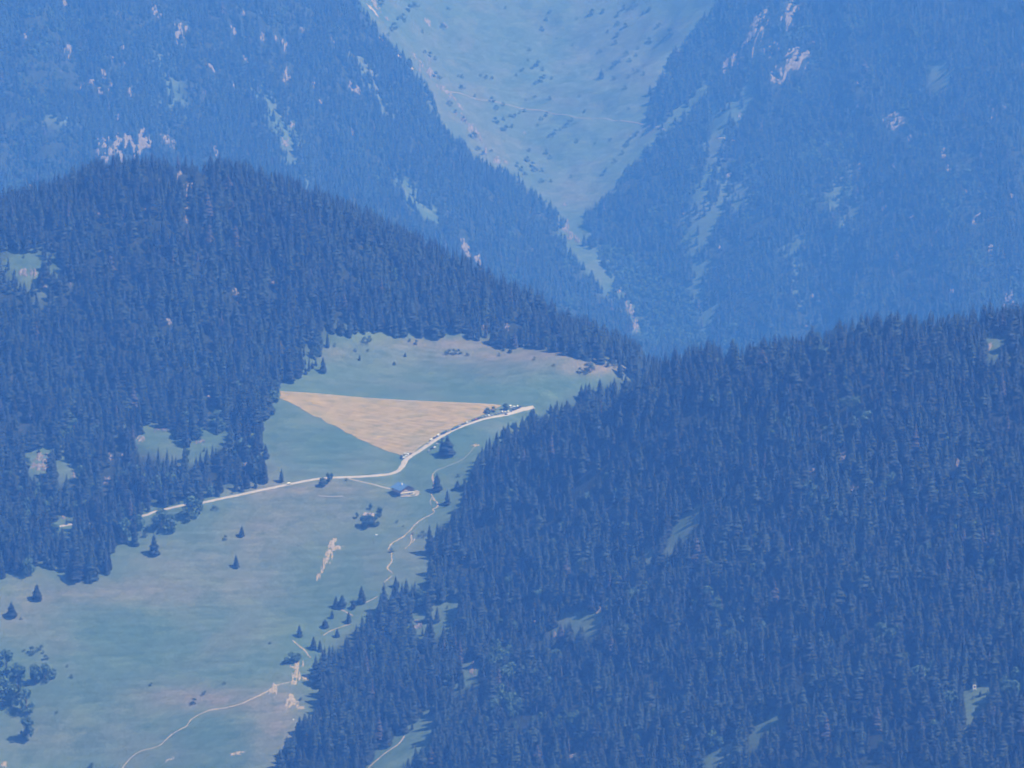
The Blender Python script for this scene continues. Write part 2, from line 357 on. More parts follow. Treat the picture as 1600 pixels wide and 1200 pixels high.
# ------------------------------------------------------------------ the ground sheet
def soften(mask, n=1):
    a = mask.astype(float)
    for _ in range(n):
        a = (a + np.roll(a, 1, 0) + np.roll(a, -1, 0) + np.roll(a, 1, 1) + np.roll(a, -1, 1)) / 5
    return a
def make_ground():
    ny, nx = HZ.shape
    gx, gy = np.meshgrid(XS, YS)
    co = np.stack([gx, gy, HZ], -1).reshape(-1, 3).astype(np.float32)
    i = np.arange(ny - 1)[:, None] * nx + np.arange(nx - 1)[None]; q = np.stack([i, i + 1, i + nx + 1, i + nx], -1).reshape(-1, 4)
    me = bpy.data.meshes.new('ground'); me.vertices.add(len(co)); me.vertices.foreach_set('co', co.ravel())
    me.loops.add(q.size); me.loops.foreach_set('vertex_index', q.ravel().astype(np.int32))
    me.polygons.add(len(q)); me.polygons.foreach_set('loop_start', np.arange(0, q.size, 4, dtype=np.int32))
    me.polygons.foreach_set('use_smooth', np.ones(len(q), bool)); me.update(); me.validate()
    u, v = pix(gx, gy, HZ)
    near = gy < 5800
    grass = inside(MEADOW, u, v) & near
    grass |= (inside(PASTURE, u, v) | ((v < -80) & (u > 520) & (u < 1150))) & ~near
    for c in CLEARINGS:
        cn = c[0][1] > np.interp(c[0][0], SIL_U, SIL_V); grass |= inside(c, u, v) & (near == cn)
    for g in GULLIES: grass |= (near_line(g, u, v) > -4) & ~near
    def grow(a): return a | np.roll(a, 1, 0) | np.roll(a, -1, 0) | np.roll(a, 1, 1) | np.roll(a, -1, 1)
    grass = grow(grow(grass))
    g = soften(grass, 1)
    # dry, pinkish turf: rim of the upper meadow, banks and worn ground
    def blob(pu, pv, ru, rv): return np.exp(-(((u - pu) / ru) ** 2 + ((v - pv) / rv) ** 2))
    dry = np.zeros_like(g)
    for b in [(700,537,110,10,.9),(820,556,110,9,.9),(930,574,60,11,1.3),(520,552,30,12,.5),(340,1093,95,18,.9),(280,1085,50,8,.5),(430,1150,45,60,.55),(150,925,130,20,.6),(30,960,60,40,.5),(500,800,110,40,.35),(270,890,50,60,.25),(440,1100,30,50,.5),(400,900,60,90,.30),(480,765,110,12,.6),(700,640,150,6,.2),(650,860,25,30,.4),(70,1150,120,40,.3),(720,560,200,20,.25),(640,150,90,60,.45),(760,240,50,50,.4),(1000,110,60,30,.35),(960,60,70,40,.3),(900,300,60,30,.4),(390,835,60,40,.3)]:
        dry += b[4] * (0.85 if b[1] > 500 else 0.6) * blob(*b[:4]) * (near if b[1] > 500 else ~near)
    lush = np.zeros_like(g)
    for b in [(790,609,75,12,1.0),(700,700,60,30,.5),(520,700,80,30,.5),(230,1010,120,60,.4),(660,600,150,14,.4),(450,1030,60,70,.5),(650,720,60,50,.4)]:
        lush += b[4] * blob(*b[:4]) * near
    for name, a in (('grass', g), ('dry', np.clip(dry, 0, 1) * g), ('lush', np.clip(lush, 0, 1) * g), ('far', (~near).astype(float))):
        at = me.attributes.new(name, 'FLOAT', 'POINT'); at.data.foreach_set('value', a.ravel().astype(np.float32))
    m, nt, b = new_mat('turf_and_forest_floor')
    p = position(nt); p2 = position(nt, (1, 1, 1))
    big = noise(nt, 0.011, 5, 0.6, p); mid = noise(nt, 0.05, 5, 0.65, p); fine = noise(nt, 0.45, 4, 0.7, p)
    turf = ramp(nt, big, [(0.30, (0.042, 0.076, 0.055)), (0.5, (0.056, 0.087, 0.063)), (0.68, (0.078, 0.096, 0.071))])
    turf = mix(nt, 1.0, turf, ramp(nt, mid, [(0.3, (0.86, 0.88, 0.86)), (0.7, (1.14, 1.12, 1.14))]), 'MULTIPLY')
    mott = noise(nt, 0.017, 5, 0.65, position(nt, (1, 1.6, 1)))
    turf = mix(nt, ramp(nt, mott, [(0.52, (0, 0, 0)), (0.66, (0.55,) * 3)]), turf, (0.083, 0.112, 0.056))
    dryc = ramp(nt, fine, [(0.3, (0.12, 0.095, 0.075)), (0.7, (0.18, 0.14, 0.11))])
    da = math_(nt, 'MULTIPLY', attr(nt, 'dry').outputs['Fac'], ramp(nt, mid, [(0.3, (0.35,) * 3), (0.62, (1, 1, 1))]))
    turf = mix(nt, math_(nt, 'MINIMUM', da, 0.9), turf, dryc)
    turf = mix(nt, math_(nt, 'MULTIPLY', attr(nt, 'lush').outputs['Fac'], 0.38), turf, (0.038, 0.090, 0.052))
    turf = mix(nt, 1.0, turf, ramp(nt, fine, [(0.25, (0.78,) * 3), (0.75, (1.22,) * 3)]), 'MULTIPLY')
    terr = noise(nt, 1.0, 4, 0.7, position(nt, (0.022, 0.13, 0.13)))            # terracettes trodden along the slope
    turf = mix(nt, 1.0, turf, ramp(nt, terr, [(0.3, (0.80, 0.84, 0.82)), (0.5, (1, 1, 1)), (0.68, (1.13, 1.13, 1.12))]), 'MULTIPLY')
    tuss = noise(nt, 0.16, 3, 0.6, p)                                            # scattered tussocks and worn spots
    turf = mix(nt, ramp(nt, tuss, [(0.66, (0, 0, 0)), (0.74, (0.55,) * 3)]), turf, (0.10, 0.095, 0.075))
    turf = mix(nt, ramp(nt, tuss, [(0.27, (0.5,) * 3), (0.35, (0, 0, 0))]), turf, (0.030, 0.058, 0.036))
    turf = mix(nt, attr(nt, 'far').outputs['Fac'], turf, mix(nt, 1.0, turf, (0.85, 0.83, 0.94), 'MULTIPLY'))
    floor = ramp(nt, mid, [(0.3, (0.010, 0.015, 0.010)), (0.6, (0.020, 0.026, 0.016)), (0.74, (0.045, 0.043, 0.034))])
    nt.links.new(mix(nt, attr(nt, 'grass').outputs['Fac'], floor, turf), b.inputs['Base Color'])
    b.inputs['Roughness'].default_value = 0.95; b.inputs['Specular IOR Level'].default_value = 0.1
    bp = N(nt, 'ShaderNodeBump'); bp.inputs['Strength'].default_value = 0.5; bp.inputs['Distance'].default_value = 1.5
    nt.links.new(math_(nt, 'ADD', math_(nt, 'MULTIPLY', fine, 0.4), mid), bp.inputs['Height']); nt.links.new(bp.outputs[0], b.inputs['Normal'])
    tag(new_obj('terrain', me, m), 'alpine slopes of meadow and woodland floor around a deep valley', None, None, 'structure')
make_ground()

# ------------------------------------------------------------------ sheets laid on the ground: roads, tracks, field
def catmull(pts, step):
    P = np.array(pts, float); out = []
    E = np.vstack([2 * P[0] - P[1], P, 2 * P[-1] - P[-2]])
    for k in range(1, len(E) - 2):
        n = max(2, int(np.linalg.norm(E[k + 1, :2] - E[k, :2]) / step))
        for t in np.arange(n) / n:
            a, b, c, d = E[k - 1], E[k], E[k + 1], E[k + 2]
            out.append(0.5 * (2 * b + (c - a) * t + (2 * a - 5 * b + 4 * c - d) * t * t + (3 * b - a - 3 * c + d) * t ** 3))
    out.append(P[-1]); return np.array(out)
def ribbon(name, line, mat, lift, label, cat, step=4.0, wob=0.15, seed=0, kind='structure'):
    """a strip draped on the ground along photograph pixels (u, v, width in metres)"""
    w = spot([p[0] for p in line], [p[1] for p in line])
    c = catmull([(a[0], a[1], p[2]) for a, p in zip(w, line)], step)
    t = np.gradient(c[:, :2], axis=0); t /= np.linalg.norm(t, axis=1, keepdims=True) + 1e-9
    n = np.stack([-t[:, 1], t[:, 0]], -1); r = np.random.default_rng(seed)
    m = 4; V = []; F = []
    for k in range(len(c)):
        hl = c[k, 2] / 2 * (1 + wob * r.normal()); hr = c[k, 2] / 2 * (1 + wob * r.normal())
        for j in range(m + 1):
            o = -hl + (hl + hr) * j / m; x, y = c[k, :2] + n[k] * o
            V.append((x, y, float(ground(x, y)) + lift - (0.0 if 0 < j < m else lift * 0.9)))
    for k in range(len(c) - 1):
        for j in range(m): a = k * (m + 1) + j; F.append((a + 1, a, a + m + 1, a + m + 2))
    o = new_obj(name, mesh(name, V, F, None, True), mat)
    return tag(o, label, cat, None, kind)
def drape(name, poly, mat, lift, step, label, kind='structure', ragged=0.0):
    w = spot([p[0] for p in poly], [p[1] for p in poly]); B = []
    for k in range(len(w)):
        a, b = w[k, :2], w[(k + 1) % len(w), :2]; n = max(1, int(np.linalg.norm(b - a) / step))
        B += [tuple(a + (b - a) * i / n + (RNG.normal(0, ragged, 2) if ragged else 0)) for i in range(n)]
    xs = np.arange(w[:, 0].min(), w[:, 0].max(), step); ys = np.arange(w[:, 1].min(), w[:, 1].max(), step)
    gx, gy = np.meshgrid(xs, ys); ok = inside(B, gx.ravel(), gy.ravel()); I = np.stack([gx.ravel()[ok], gy.ravel()[ok]], -1)
    pts = [Vector(p) for p in B] + [Vector(p) for p in I]
    vo, _, fo, *_r = delaunay_2d_cdt(pts, [], [list(range(len(B)))], 1, 1e-3)
    V = [(p.x, p.y, float(ground(p.x, p.y)) + lift) for p in vo]
    o = new_obj(name, mesh(name, V, [f for f in fo], None, True), mat); return tag(o, label, None, None, kind)

def hay_mat():
    m, nt, b = new_mat('mown_hay')
    mp = position(nt, (0.055, 0.12, 0.0)); mp.node.inputs['Rotation'].default_value = (0, 0, math.radians(-28))
    st = noise(nt, 1.0, 5, 0.65, mp); p = position(nt); big = noise(nt, 0.02, 4, 0.6, p); fine = noise(nt, 0.5, 3, 0.7, p)
    wv = N(nt, 'ShaderNodeTexWave', wave_type='BANDS', bands_direction='Y'); wv.inputs['Scale'].default_value = 0.045; wv.inputs['Distortion'].default_value = 5; wv.inputs['Detail'].default_value = 3; wv.inputs['Detail Scale'].default_value = 0.6
    mp2 = position(nt, (1, 1, 0)); mp2.node.inputs['Rotation'].default_value = (0, 0, math.radians(20)); nt.links.new(mp2, wv.inputs['Vector'])
    c = ramp(nt, st, [(0.32, (0.14, 0.12, 0.045)), (0.5, (0.218, 0.155, 0.060)), (0.68, (0.275, 0.195, 0.082))])
    c = mix(nt, 1.0, c, ramp(nt, wv.outputs['Fac'], [(0.2, (0.88, 0.92, 0.88)), (0.8, (1.06, 1.05, 1.04))]), 'MULTIPLY')
    c = mix(nt, ramp(nt, big, [(0.45, (0, 0, 0)), (0.7, (0.45,) * 3)]), c, (0.15, 0.15, 0.075))
    c = mix(nt, 1.0, c, ramp(nt, fine, [(0.25, (0.9,) * 3), (0.75, (1.1,) * 3)]), 'MULTIPLY')
    nt.links.new(c, b.inputs['Base Color']); b.inputs['Roughness'].default_value = 0.95; b.inputs['Specular IOR Level'].default_value = 0.1
    return m
drape('hay_field', HAYFIELD, hay_mat(), 0.22, 9.0, 'triangular mown hay field, straw coloured, above the road', ragged=0.9)
ribbon('field_border', [(437,611.5,2),(500,615.5,2.5),(560,621,2.5),(640,626,2.5),(720,629.5,3),(783,633.5,3)], M['sand'], 0.32, 'pale bare strip along the upper edge of the hay field', None, seed=4)
ROADLINE = [(a, b, c * (0.82 if c <= 8 else 0.72)) for a, b, c in [(80,828,5),(100,821,5),(150,815,5),(222,806,5),(240,800,5),(270,793,5),(283,790,5),(318,785,5),(350,778,5),(400,767.5,5),(450,757,5),(495,748.5,5),(530,746,5.2),(560,745,5.4),(600,742,6),(618,738,6.5),(628,729,8),(634,719,8),(643,712,7.5),(656,704,7),(666,697,8),(678,689,7.5),(695,679,6.5),(715,669,5.6),(735,661.5,5.4),(755,655,5.4),(775,651,6),(795,646.5,7),(812,641,8),(821,638.5,8),(834,636,7)]]
ribbon('road', ROADLINE, M['road'], 0.40, 'pale narrow road winding across the meadow', None, wob=0.10, seed=1)
ribbon('driveway', [(545,748,2.2),(575,755,2.2),(596,760.5,2.4),(610,764,3)], M['track'], 0.30, 'narrow pale drive from the road to the chalet', None, seed=2)
FOOT = [[(676,741,1.2),(675,747,2),(678,756,1.4),(675,766,1.4),(674,773,1.8),(679,781,2),(684.5,788,2),(682,793,1.8),(676,795.5,1.8),(679,800,1.6),(672,805,1.5),(660,811,1.5),(649,819,1.6),(640,829,1.6),(629,839,1.8),(615,847,1.8),(609,853,1.8),(606.5,858,1.8),(611,863,1.9),(611.5,874,1.9),(610,881,1.8),(604.5,886,1.6),(608,891,1.5),(615,896,1.4)],
 [(646,831,1.4),(642.5,837,1.6),(643,845,1.6),(639,852,1.5),(632,858,.8)], [(648,842,1.4),(644,848,1.2)], [(676,775,.8),(672,783,1.0),(674,790,.8)],
 [(188,1204,2),(198,1191,2),(209,1180,1.6),(222,1173,1.2),(247,1166,1.8),(258,1157,2),(268,1148,2.2),(281,1140,2),(292,1134,2.6),(296,1127,2.4),(310,1117,2.4),(330,1109,3),(352,1106,2.6),(375,1100,2.6),(400,1089,2.8),(420,1079,3.4),(430,1072,3),(447,1067,1.5),(462,1064,1)],
 [(457,1000.5,1.5),(466,1008,2),(476,1016,2.4),(485,1028,2)], [(530,950,2.4),(540,956,2.2),(552,962,1.8)], [(505,993,1.2),(516,986,1.6),(532,980,1.2),(547,975,1.5)], [(562,944,1),(575,940,1.4),(590,932,1)], [(600,910,1.4),(612,900,1.4)],
 [(575,1200,3),(600,1178,2),(622,1163,2.5),(632,1150,2)]]
for k, l in enumerate(FOOT):
    ribbon('footpath', [(p[0], p[1], p[2] * (0.66 if k == 4 else 1.0 if k < 3 else 0.85)) for p in l], M['sand'], 0.30, ['pale sandy footpath winding down from the road past the chalet','short sandy path braid below the chalet path','tiny sandy branch beside the path braid','faint side path next to the twin bends','long pale trail crossing the lower meadow','short sandy path above the eroded bank','sandy path stub by the paired firs','thin pale path entering the wood edge','thin path under the solitary fir by the wood','path end at the wood corner','pale path in the big lower clearing'][k], None, 2.5, 0.25 if k > 2 else 0.42, 30 + k)
M['worn'] = rough_mat('worn_earth', [(0.3, (0.085, 0.08, 0.07)), (0.7, (0.15, 0.135, 0.12))], 0.35, 0.95)
ribbon('high_track', [(690,141,2.4),(705,144,3),(730,149.5,3.4),(760,157,3.4),(800,165,3.4),(840,172,3.4),(880,179,3.6),(920,185,3.6),(960,189,3.6),(1000,193.5,3.6),(1020,198,3.6),(1040,204,3)], M['worn'], 0.7, 'thin pale track crossing the high pasture', None, 9, 0.12, 60)
ribbon('high_track', [(1122,216,5),(1138,219,5),(1152,219,4)], M['track'], 0.9, 'short pale track end in the far right gully', None, 9, 0.12, 61)
ribbon('gully_bed', [(590,56,7),(604,70,10),(616,80,9),(630,94,8),(646,108,6)], M['sand'], 0.8, 'pale sandy gully at the edge of the high pasture', None, 8, 0.35, 62)
ribbon('gully_bed', [(575,10,9),(585,17,10),(590,26,5)], M['sand'], 0.8, 'short sandy gully near the top of the pasture', None, 8, 0.35, 63)
ribbon('faint_path', [(744,696,.3),(725,716,.4),(700,728,.5),(684,734,.7),(676,741,1.0)], M['track'], 0.26, 'faint upper footpath curving up towards the wood edge', None, 2.5, 0.4, 77)
drape('terrace', [(620,774),(628,776.6),(640,777),(652,775),(656,771),(655,767.5),(650,766),(646,769)], M['track'], 0.38, 2.2, 'pale gravel terrace around the chalet', ragged=0.45)

# ------------------------------------------------------------------ rough patches: outcrops and bare scars, raised from the ground
def patch(name, u, v, wpx, hpx, mat, height, label, cat, group=None, seed=0, lean=0.0, kind=None, ragged=1.25):
    P = spot(u, v)[0]; sc = P[1] / FOC
    # size on the ground: width across, length up the slope (foreshortened in the view)
    gy = (ground(P[0], P[1] + 10) - ground(P[0], P[1] - 10)) / 20
    fs = max(0.30, math.sin(math.atan(gy) + math.radians(11)))
    rx = wpx * sc / 2 * 1.15; ry = hpx * sc / fs / 2 * 1.15
    n = int(np.clip(max(rx, ry) * 2 / 1.3, 14, 46)); r = np.random.default_rng(seed)
    a = np.linspace(-1.25, 1.25, n); gx, gyy = np.meshgrid(a, a)
    x = P[0] + gx * rx + gyy * ry * lean; y = P[1] + gyy * ry
    d = np.hypot(gx, gyy); f1 = fbm(gx + 50 * r.random(), gyy * 0.7 + 50 * r.random(), 0.42, seed % 97, 4)
    mask = 0.90 - d + ragged * f1
    h = np.clip(mask, -0.4, 0.55); z = ground(x, y) + h * height * (0.7 + 0.5 * np.abs(fbm(x, y, max(4.0, rx * 0.35), 13 + seed % 31, 3))) + 0.25 * height * (h > 0) * fbm(x, y, 5.0, seed % 53, 2)
    z = np.where(h <= 0, ground(x, y) - 0.6 - 0.8 * np.abs(h) * height, z)
    i = np.arange(n - 1)[:, None] * n + np.arange(n - 1)[None]; q = np.stack([i, i + 1, i + n + 1, i + n], -1).reshape(-1, 4)
    hm = h.ravel(); q = q[(hm[q] > 0).any(1)]
    V = np.stack([x - P[0], y - P[1], z - P[2]], -1).reshape(-1, 3)
    used, inv = np.unique(q, return_inverse=True); 
    o = new_obj(name, mesh(name, V[used], inv.reshape(-1, 4)), mat); o.location = P
    tag(o, label, cat, group, kind); return P, rx
ROCKS = [ # region, u, v, width, height in photograph pixels
 ('L',243,15,14,16),('L',283,55,19,24),('L',107,75,7,18),('L',135,55,4,15),('L',128,137,8,14),('L',145,128,16,6),('L',163,118,8,12),('L',172,133,6,12),('L',157,141,6,8),('L',203,143,7,12),('L',330,105,14,10),('L',177,92,4,8),('L',194,95,4,7),('L',192,72,4,8),('L',320,145,4,14),('L',364,134,4,8),('L',383,92,7,8),('L',366,45,9,12),('L',410,58,6,10),('L',445,70,8,16),('L',448,117,10,22),('L',430,60,6,10),('L',490,132,4,8),('L',554,138,14,10),('L',502,162,6,8),('L',551,207,4,6),('L',338,235,6,14),('L',445,222,12,10),('L',258,217,11,12),('L',270,225,9,10),('L',138,250,5,7),('L',47,289,6,5),('L',40,55,6,9),('L',101,5,6,8),('L',380,22,6,6),('L',747,410,9,22),('L',732,398,10,12),('L',725,385,12,14),('L',185,180,8,14),('L',455,195,8,8),('L',472,45,5,8),('L',520,62,5,6),
 ('H',315,270,14,16),('H',280,274,7,9),('H',290,308,8,12),('H',291,325,4,12),('H',292,343,7,8),('H',294,292,11,12),('H',193,340,3,5),('H',155,331,9,6),('H',228,326,9,10),('H',36,426,11,8),('H',52,428,11,9),('H',71,450,5,8),('H',148,430,5,4),('H',180,436,7,8),('H',263,502,12,7),('H',327,499,10,7),('H',330,522,4,6),('H',368,458,8,10),('H',373,469,5,8),('H',424,441,7,8),('H',302,518,4,6),('H',755,512,6,8),('H',792,512,6,8),('H',110,445,5,7),
 ('B',218,687,12,9),('B',60,715,11,9),('B',68,730,14,8),('B',72,716,10,9),('B',55,730,14,9),('B',172,712,9,12),('B',160,722,8,8),('B',190,713,6,9),('B',166,751,9,8),('B',327,625,10,14),('B',310,692,14,5),('B',255,672,20,4),('B',123,813,8,5),('B',98,808,8,6),('B',72,818,6,7),('B',385,725,6,6),('B',382,603,8,7),('B',3,697,8,7),('B',115,742,6,6),
 ('R',1400,188,27,26),('R',1421,212,6,12),('R',1547,160,7,14),('R',1555,178,14,16),('R',1475,211,6,6),('R',1340,130,5,6),('R',1340,164,8,5),('R',1345,262,12,11),('R',1396,260,4,8),('R',1379,312,6,30),('R',1386,338,9,8),('R',1427,342,9,9),('R',1465,360,10,10),('R',1456,383,8,14),('R',1528,340,14,11),('R',1546,388,11,17),('R',1580,305,6,26),('R',1420,325,4,8),('R',1453,325,5,8),('R',1575,470,15,28),('R',1592,480,6,12),('R',1488,454,5,7),('R',1437,465,5,8),('R',1338,463,5,6),('R',1270,465,4,8),('R',1260,510,4,6),('R',1585,35,6,10),('R',1597,100,6,14),('R',1283,12,5,8),('R',1140,275,13,8),('R',1068,330,4,9),('R',1055,370,4,6),('R',1125,388,4,8),('R',1155,180,5,6),('R',1475,240,8,14),('R',1482,265,6,12),('R',1360,465,4,8),('R',1510,300,5,10),('R',1100,62,6,6),('R',1570,168,5,5),
 ('G',984,476,8,18),('G',988,490,6,10),('G',993,514,7,11),('G',884,358,9,12),('G',890,370,8,10),('G',882,320,5,5),('G',776,250,9,10),
 ('P',668,34,7,7),('P',694,38,9,5),('P',698,143,10,8),('P',718,165,9,6),('P',672,110,8,12),('P',680,118,9,5),('P',725,188,8,6),('P',738,200,9,9),('P',750,216,6,6),('P',672,95,4,8),('P',648,88,6,5),('P',820,208,4,3),('P',587,8,12,9),('P',605,30,5,5),('P',703,152,4,8),
 ('S',1316,708,10,11),('S',1315,724,7,16),('S',1344,758,12,15),('S',1333,765,7,8),('S',1235,853,8,12),('S',1201,880,7,7),('S',1270,732,9,6),('S',1546,541,10,9),('S',652,975,11,10),('S',738,1048,8,16),('S',938,952,10,6),('S',868,992,7,9),('S',1115,1060,14,5),('S',1110,1083,6,10),('S',898,1180,18,4),('S',1500,703,8,6),('S',1496,722,6,12),('S',1160,990,7,14),('S',757,1078,6,8),('S',795,1117,9,5),('S',1330,178,0,0) if False else ('S',835,972,7,7),('S',1225,968,8,9),('S',1188,702,7,4),('S',1541,1051,5,4),('S',945,925,4,8),
]
_r = random.Random(5)
for (a0, b0), (a1, b1), n_ in (((640, 90), (690, 140), 6), ((700, 150), (745, 212), 9), ((750, 225), (800, 262), 5), ((690, 60), (660, 110), 4)):
    for _k in range(n_):
        _t = _r.random(); ROCKS.append(('P', a0 + (a1 - a0) * _t + _r.gauss(0, 5), b0 + (b1 - b0) * _t + _r.gauss(0, 4), 2.5 + 4 * _r.random(), 2.5 + 5 * _r.random()))
for (a0, b0), (a1, b1), n_ in (((883, 348), (900, 378), 5), ((970, 455), (998, 525), 8)):
    for _k in range(n_):
        _t = _r.random(); ROCKS.append(('G', a0 + (a1 - a0) * _t + _r.gauss(0, 3), b0 + (b1 - b0) * _t + _r.gauss(0, 3), 3 + 3 * _r.random(), 4 + 6 * _r.random()))
LAB = {'L': ('small pale rock face among the firs of the far left slope', 'pale rock outcrops on the far left slope'),
 'H': ('pale rock showing between firs on the rounded wooded hill behind the meadow', 'pale rocks on the wooded hill'),
 'B': ('light rock in the gappy wood above the left part of the road', 'rocks in the broken wood above the road'),
 'R': ('pale grey-pink crag among the firs of the far right slope', 'crags on the far right slope'),
 'G': ('pale rock in the bed of the gorge below the high pasture', 'rocks along the gorge'),
 'P': ('small whitish boulder pile along the gully edge of the high pasture', 'boulders on the high pasture'),
 'S': ('pale rock or bare bank in a small gap of the near right wood', 'pale rocks in the near right wood')}
DISCS = []      # places kept free of trees: u, v, ru, rv, near?
for k, (rg, u, v, w, h) in enumerate(ROCKS):
    patch('rock_outcrop', u, v, w, h, M['rock'], {'L': 5, 'R': 5, 'G': 3.5, 'P': 3, 'H': 3, 'B': 2.2, 'S': 2}[rg], LAB[rg][0], 'rock', LAB[rg][1], 100 + k)
    DISCS.append((u, v, w / 2 + 1, h / 2 + 1, rg in 'HBS'))
BIG = [('crag',165,238,22,42,'jagged pale cliff just above the hilltop, left end of the band'),('crag',193,232,34,42,'widest pale cliff slab behind the wooded hilltop'),('crag',224,217,28,36,'tall pale cliff top right of the widest slab'),
 ('crag',1140,90,24,44,'long broken crag along the far right gully'),('crag',1180,45,26,40,'pinkish crag higher up the far right gully'),('crag',1208,72,24,30,'middle pink rock rib beside the far right gully'),('crag',1236,22,24,40,'topmost pink rock rib at the picture edge'),('crag',1243,92,34,36,'largest smooth pinkish rock slab on the far right slope'),('crag',1216,122,22,24,'lower lobe under the largest pinkish slab')]
for k, (nm, u, v, w, h, lab) in enumerate(BIG):
    patch(nm, u, v, w, h, M['rock'], 6.0, lab, 'rock face', 'large pale rock faces', 400 + k, 0.35 if u > 1000 else 0)
    DISCS.append((u, v, w / 2 + 1, h / 2 + 1, False))
SCARS = [(519,853,14,15,'triangular patch of bare yellow soil in the meadow below the stone hut'),(526,856,16,5,'narrow right tip of the bare yellow soil patch'),(512,868,10,14,'stony tail under the bare yellow soil patch'),(505,884,5,14,'thin pale runnel below the stony tail'),
 (463,1050,14,20,'bare eroded bank at the wood edge, upper of two'),(478,1059,8,7,'small bare spur right of the upper eroded bank'),(456,1096,15,18,'bare eroded bank at the wood edge, lower of two'),(467,1106,12,8,'scree spill right of the lower eroded bank'),(428,1077,9,13,'reddish bare notch where the lower trail ends'),
 (370,1177,16,4,'small pale scar near the bottom of the meadow'),(7,1194,9,5,'pale bare spot in the bottom left corner'),(497,900,5,9,'faint end of the runnel below the soil patch'),(743,696,9,3,'pale flat slab in the grass beside the upper footpath'),(265,1186,9,4,'pale spot between lower trail and meadow foot')]
for k, (u, v, w, h, lab) in enumerate(SCARS):
    patch('bare_bank', u, v, w * 1.22, h * 1.22, M['sand'], 1.1, lab, None, None, 500 + k, 0, 'structure', 0.6)

# ------------------------------------------------------------------ trees
def spruce_mesh(name, seed, R=0.115, levels=15, lean=0.0):
    """a spruce of unit height: ragged tiers of drooping boughs round a thin core; returns crown mesh and trunk mesh"""
    r = random.Random(seed); V = []; F = []
    z0 = 0.07 + 0.05 * r.random(); g = 0.58 + 0.22 * r.random()
    for k in range(levels):
        t = k / (levels - 1); z = z0 + (0.965 - z0) * t ** 0.93
        rad = R * (1 - t) ** g * (0.82 + 0.36 * r.random()) + 0.008
        if k == 0: rad *= 0.75
        nb = max(4, int(9 - 4 * t)); ph = r.random() * 6.283
        for b in range(nb):
            if r.random() < 0.10: continue
            a = ph + 6.283 * (b + 0.5 * r.random()) / nb; q = rad * (0.62 + 0.6 * r.random()); w = q * 0.56 + 0.008
            dr = q * (0.55 + 0.4 * r.random()) + 0.01; c, s = math.cos(a), math.sin(a); i = len(V)
            zz = z + 0.012 * (r.random() - 0.5)
            V += [(0, 0, zz + 0.022), (0.62 * q * c - w * s, 0.62 * q * s + w * c, zz - dr * 0.75), (q * c, q * s, zz - dr), (0.62 * q * c + w * s, 0.62 * q * s - w * c, zz - dr * 0.75), (0.66 * q * c, 0.66 * q * s, zz - dr * 0.22)]
            F += [(i, i + 1, i + 4), (i + 1, i + 2, i + 4), (i + 2, i + 3, i + 4), (i + 3, i, i + 4)]
    i = len(V); n = 6                                    # core that closes the middle of the crown
    for j in range(n): V.append((R * 0.5 * math.cos(j * 6.283 / n), R * 0.5 * math.sin(j * 6.283 / n), z0 + 0.03))
    V.append((0, 0, 1.0)); F += [(i + j, i + (j + 1) % n, i + n) for j in range(n)]
    tr = MB(); tr.tube([(0, 0, -0.03), (0, 0, 0.3), (0, 0, 0.85)], [0.016, 0.011, 0.003], 5)
    return mesh(name + '_crown', V, F), tr.mesh(name + '_trunk')
def leafy_mesh(name, seed, wid=0.42, clumps=14, leaves=46, low=0.18, size=0.055):
    """a broadleaf tree of unit height: limbs, and leaf clumps spread through an uneven crown"""
    r = random.Random(seed); V = []; F = []; tr = MB()
    tr.tube([(0, 0, -0.03), (0.01, 0, low), (0.0, 0.02, 0.55)], [0.028, 0.022, 0.01], 6)
    for c in range(clumps):
        a = 6.283 * (c / clumps + 0.15 * r.random()); t = r.random(); zc = low + (0.90 - low) * t
        rr = wid * math.sin(math.pi * (0.18 + 0.74 * t)) * (0.35 + 0.55 * r.random()) if c else 0.0
        cx, cy_, cr = rr * math.cos(a), rr * math.sin(a), wid * (0.34 + 0.22 * r.random())
        if c == 0: zc = 0.86
        tr.tube([(0, 0.01, max(low * 0.8, zc * 0.55)), (cx * 0.6, cy_ * 0.6, zc * 0.9), (cx, cy_, zc)], [0.010, 0.006, 0.003], 4)
        for l in range(leaves):
            d = Vector((r.gauss(0, 1), r.gauss(0, 1), r.gauss(0, 1))).normalized() * cr * (0.55 + 0.5 * r.random()); d.z *= 0.72
            p = Vector((cx, cy_, zc)) + d; nrm = (d.normalized() + Vector((r.gauss(0, .5), r.gauss(0, .5), r.gauss(0, .5) + .35))).normalized()
            u = nrm.orthogonal().normalized(); w = nrm.cross(u); an = r.random() * 6.283; s = size * (0.6 + 0.8 * r.random())
            e1 = (u * math.cos(an) + w * math.sin(an)) * s; e2 = (w * math.cos(an) - u * math.sin(an)) * s * 0.75; i = len(V)
            V += [tuple(p - e1), tuple(p + e2 * 0.9 - e1 * 0.1), tuple(p + e1), tuple(p - e2 * 0.9 + e1 * 0.1)]; F.append((i, i + 1, i + 2, i + 3))
    return mesh(name + '_crown', V, F), tr.mesh(name + '_trunk')
SPRUCE = [spruce_mesh('spruce', s, R, L) for s, R, L in [(1, .105, 16), (2, .12, 15), (3, .095, 17), (4, .135, 14), (5, .11, 15), (6, .085, 17), (7, .15, 13), (8, .125, 14)]]
LEAFY = [leafy_mesh('broadleaf', s, w, c, 46, lo_) for s, w, c, lo_ in [(21, .40, 15, .15), (22, .34, 13, .14), (23, .46, 17, .10), (24, .38, 14, .16)]]
SHRUB = [leafy_mesh('shrub', s, w, 7, 34, 0.05, 0.085) for s, w in [(41, .62), (42, .75), (43, .9)]]
for c, t in SPRUCE: c.materials.append(M['spruce']); t.materials.append(M['bark'])
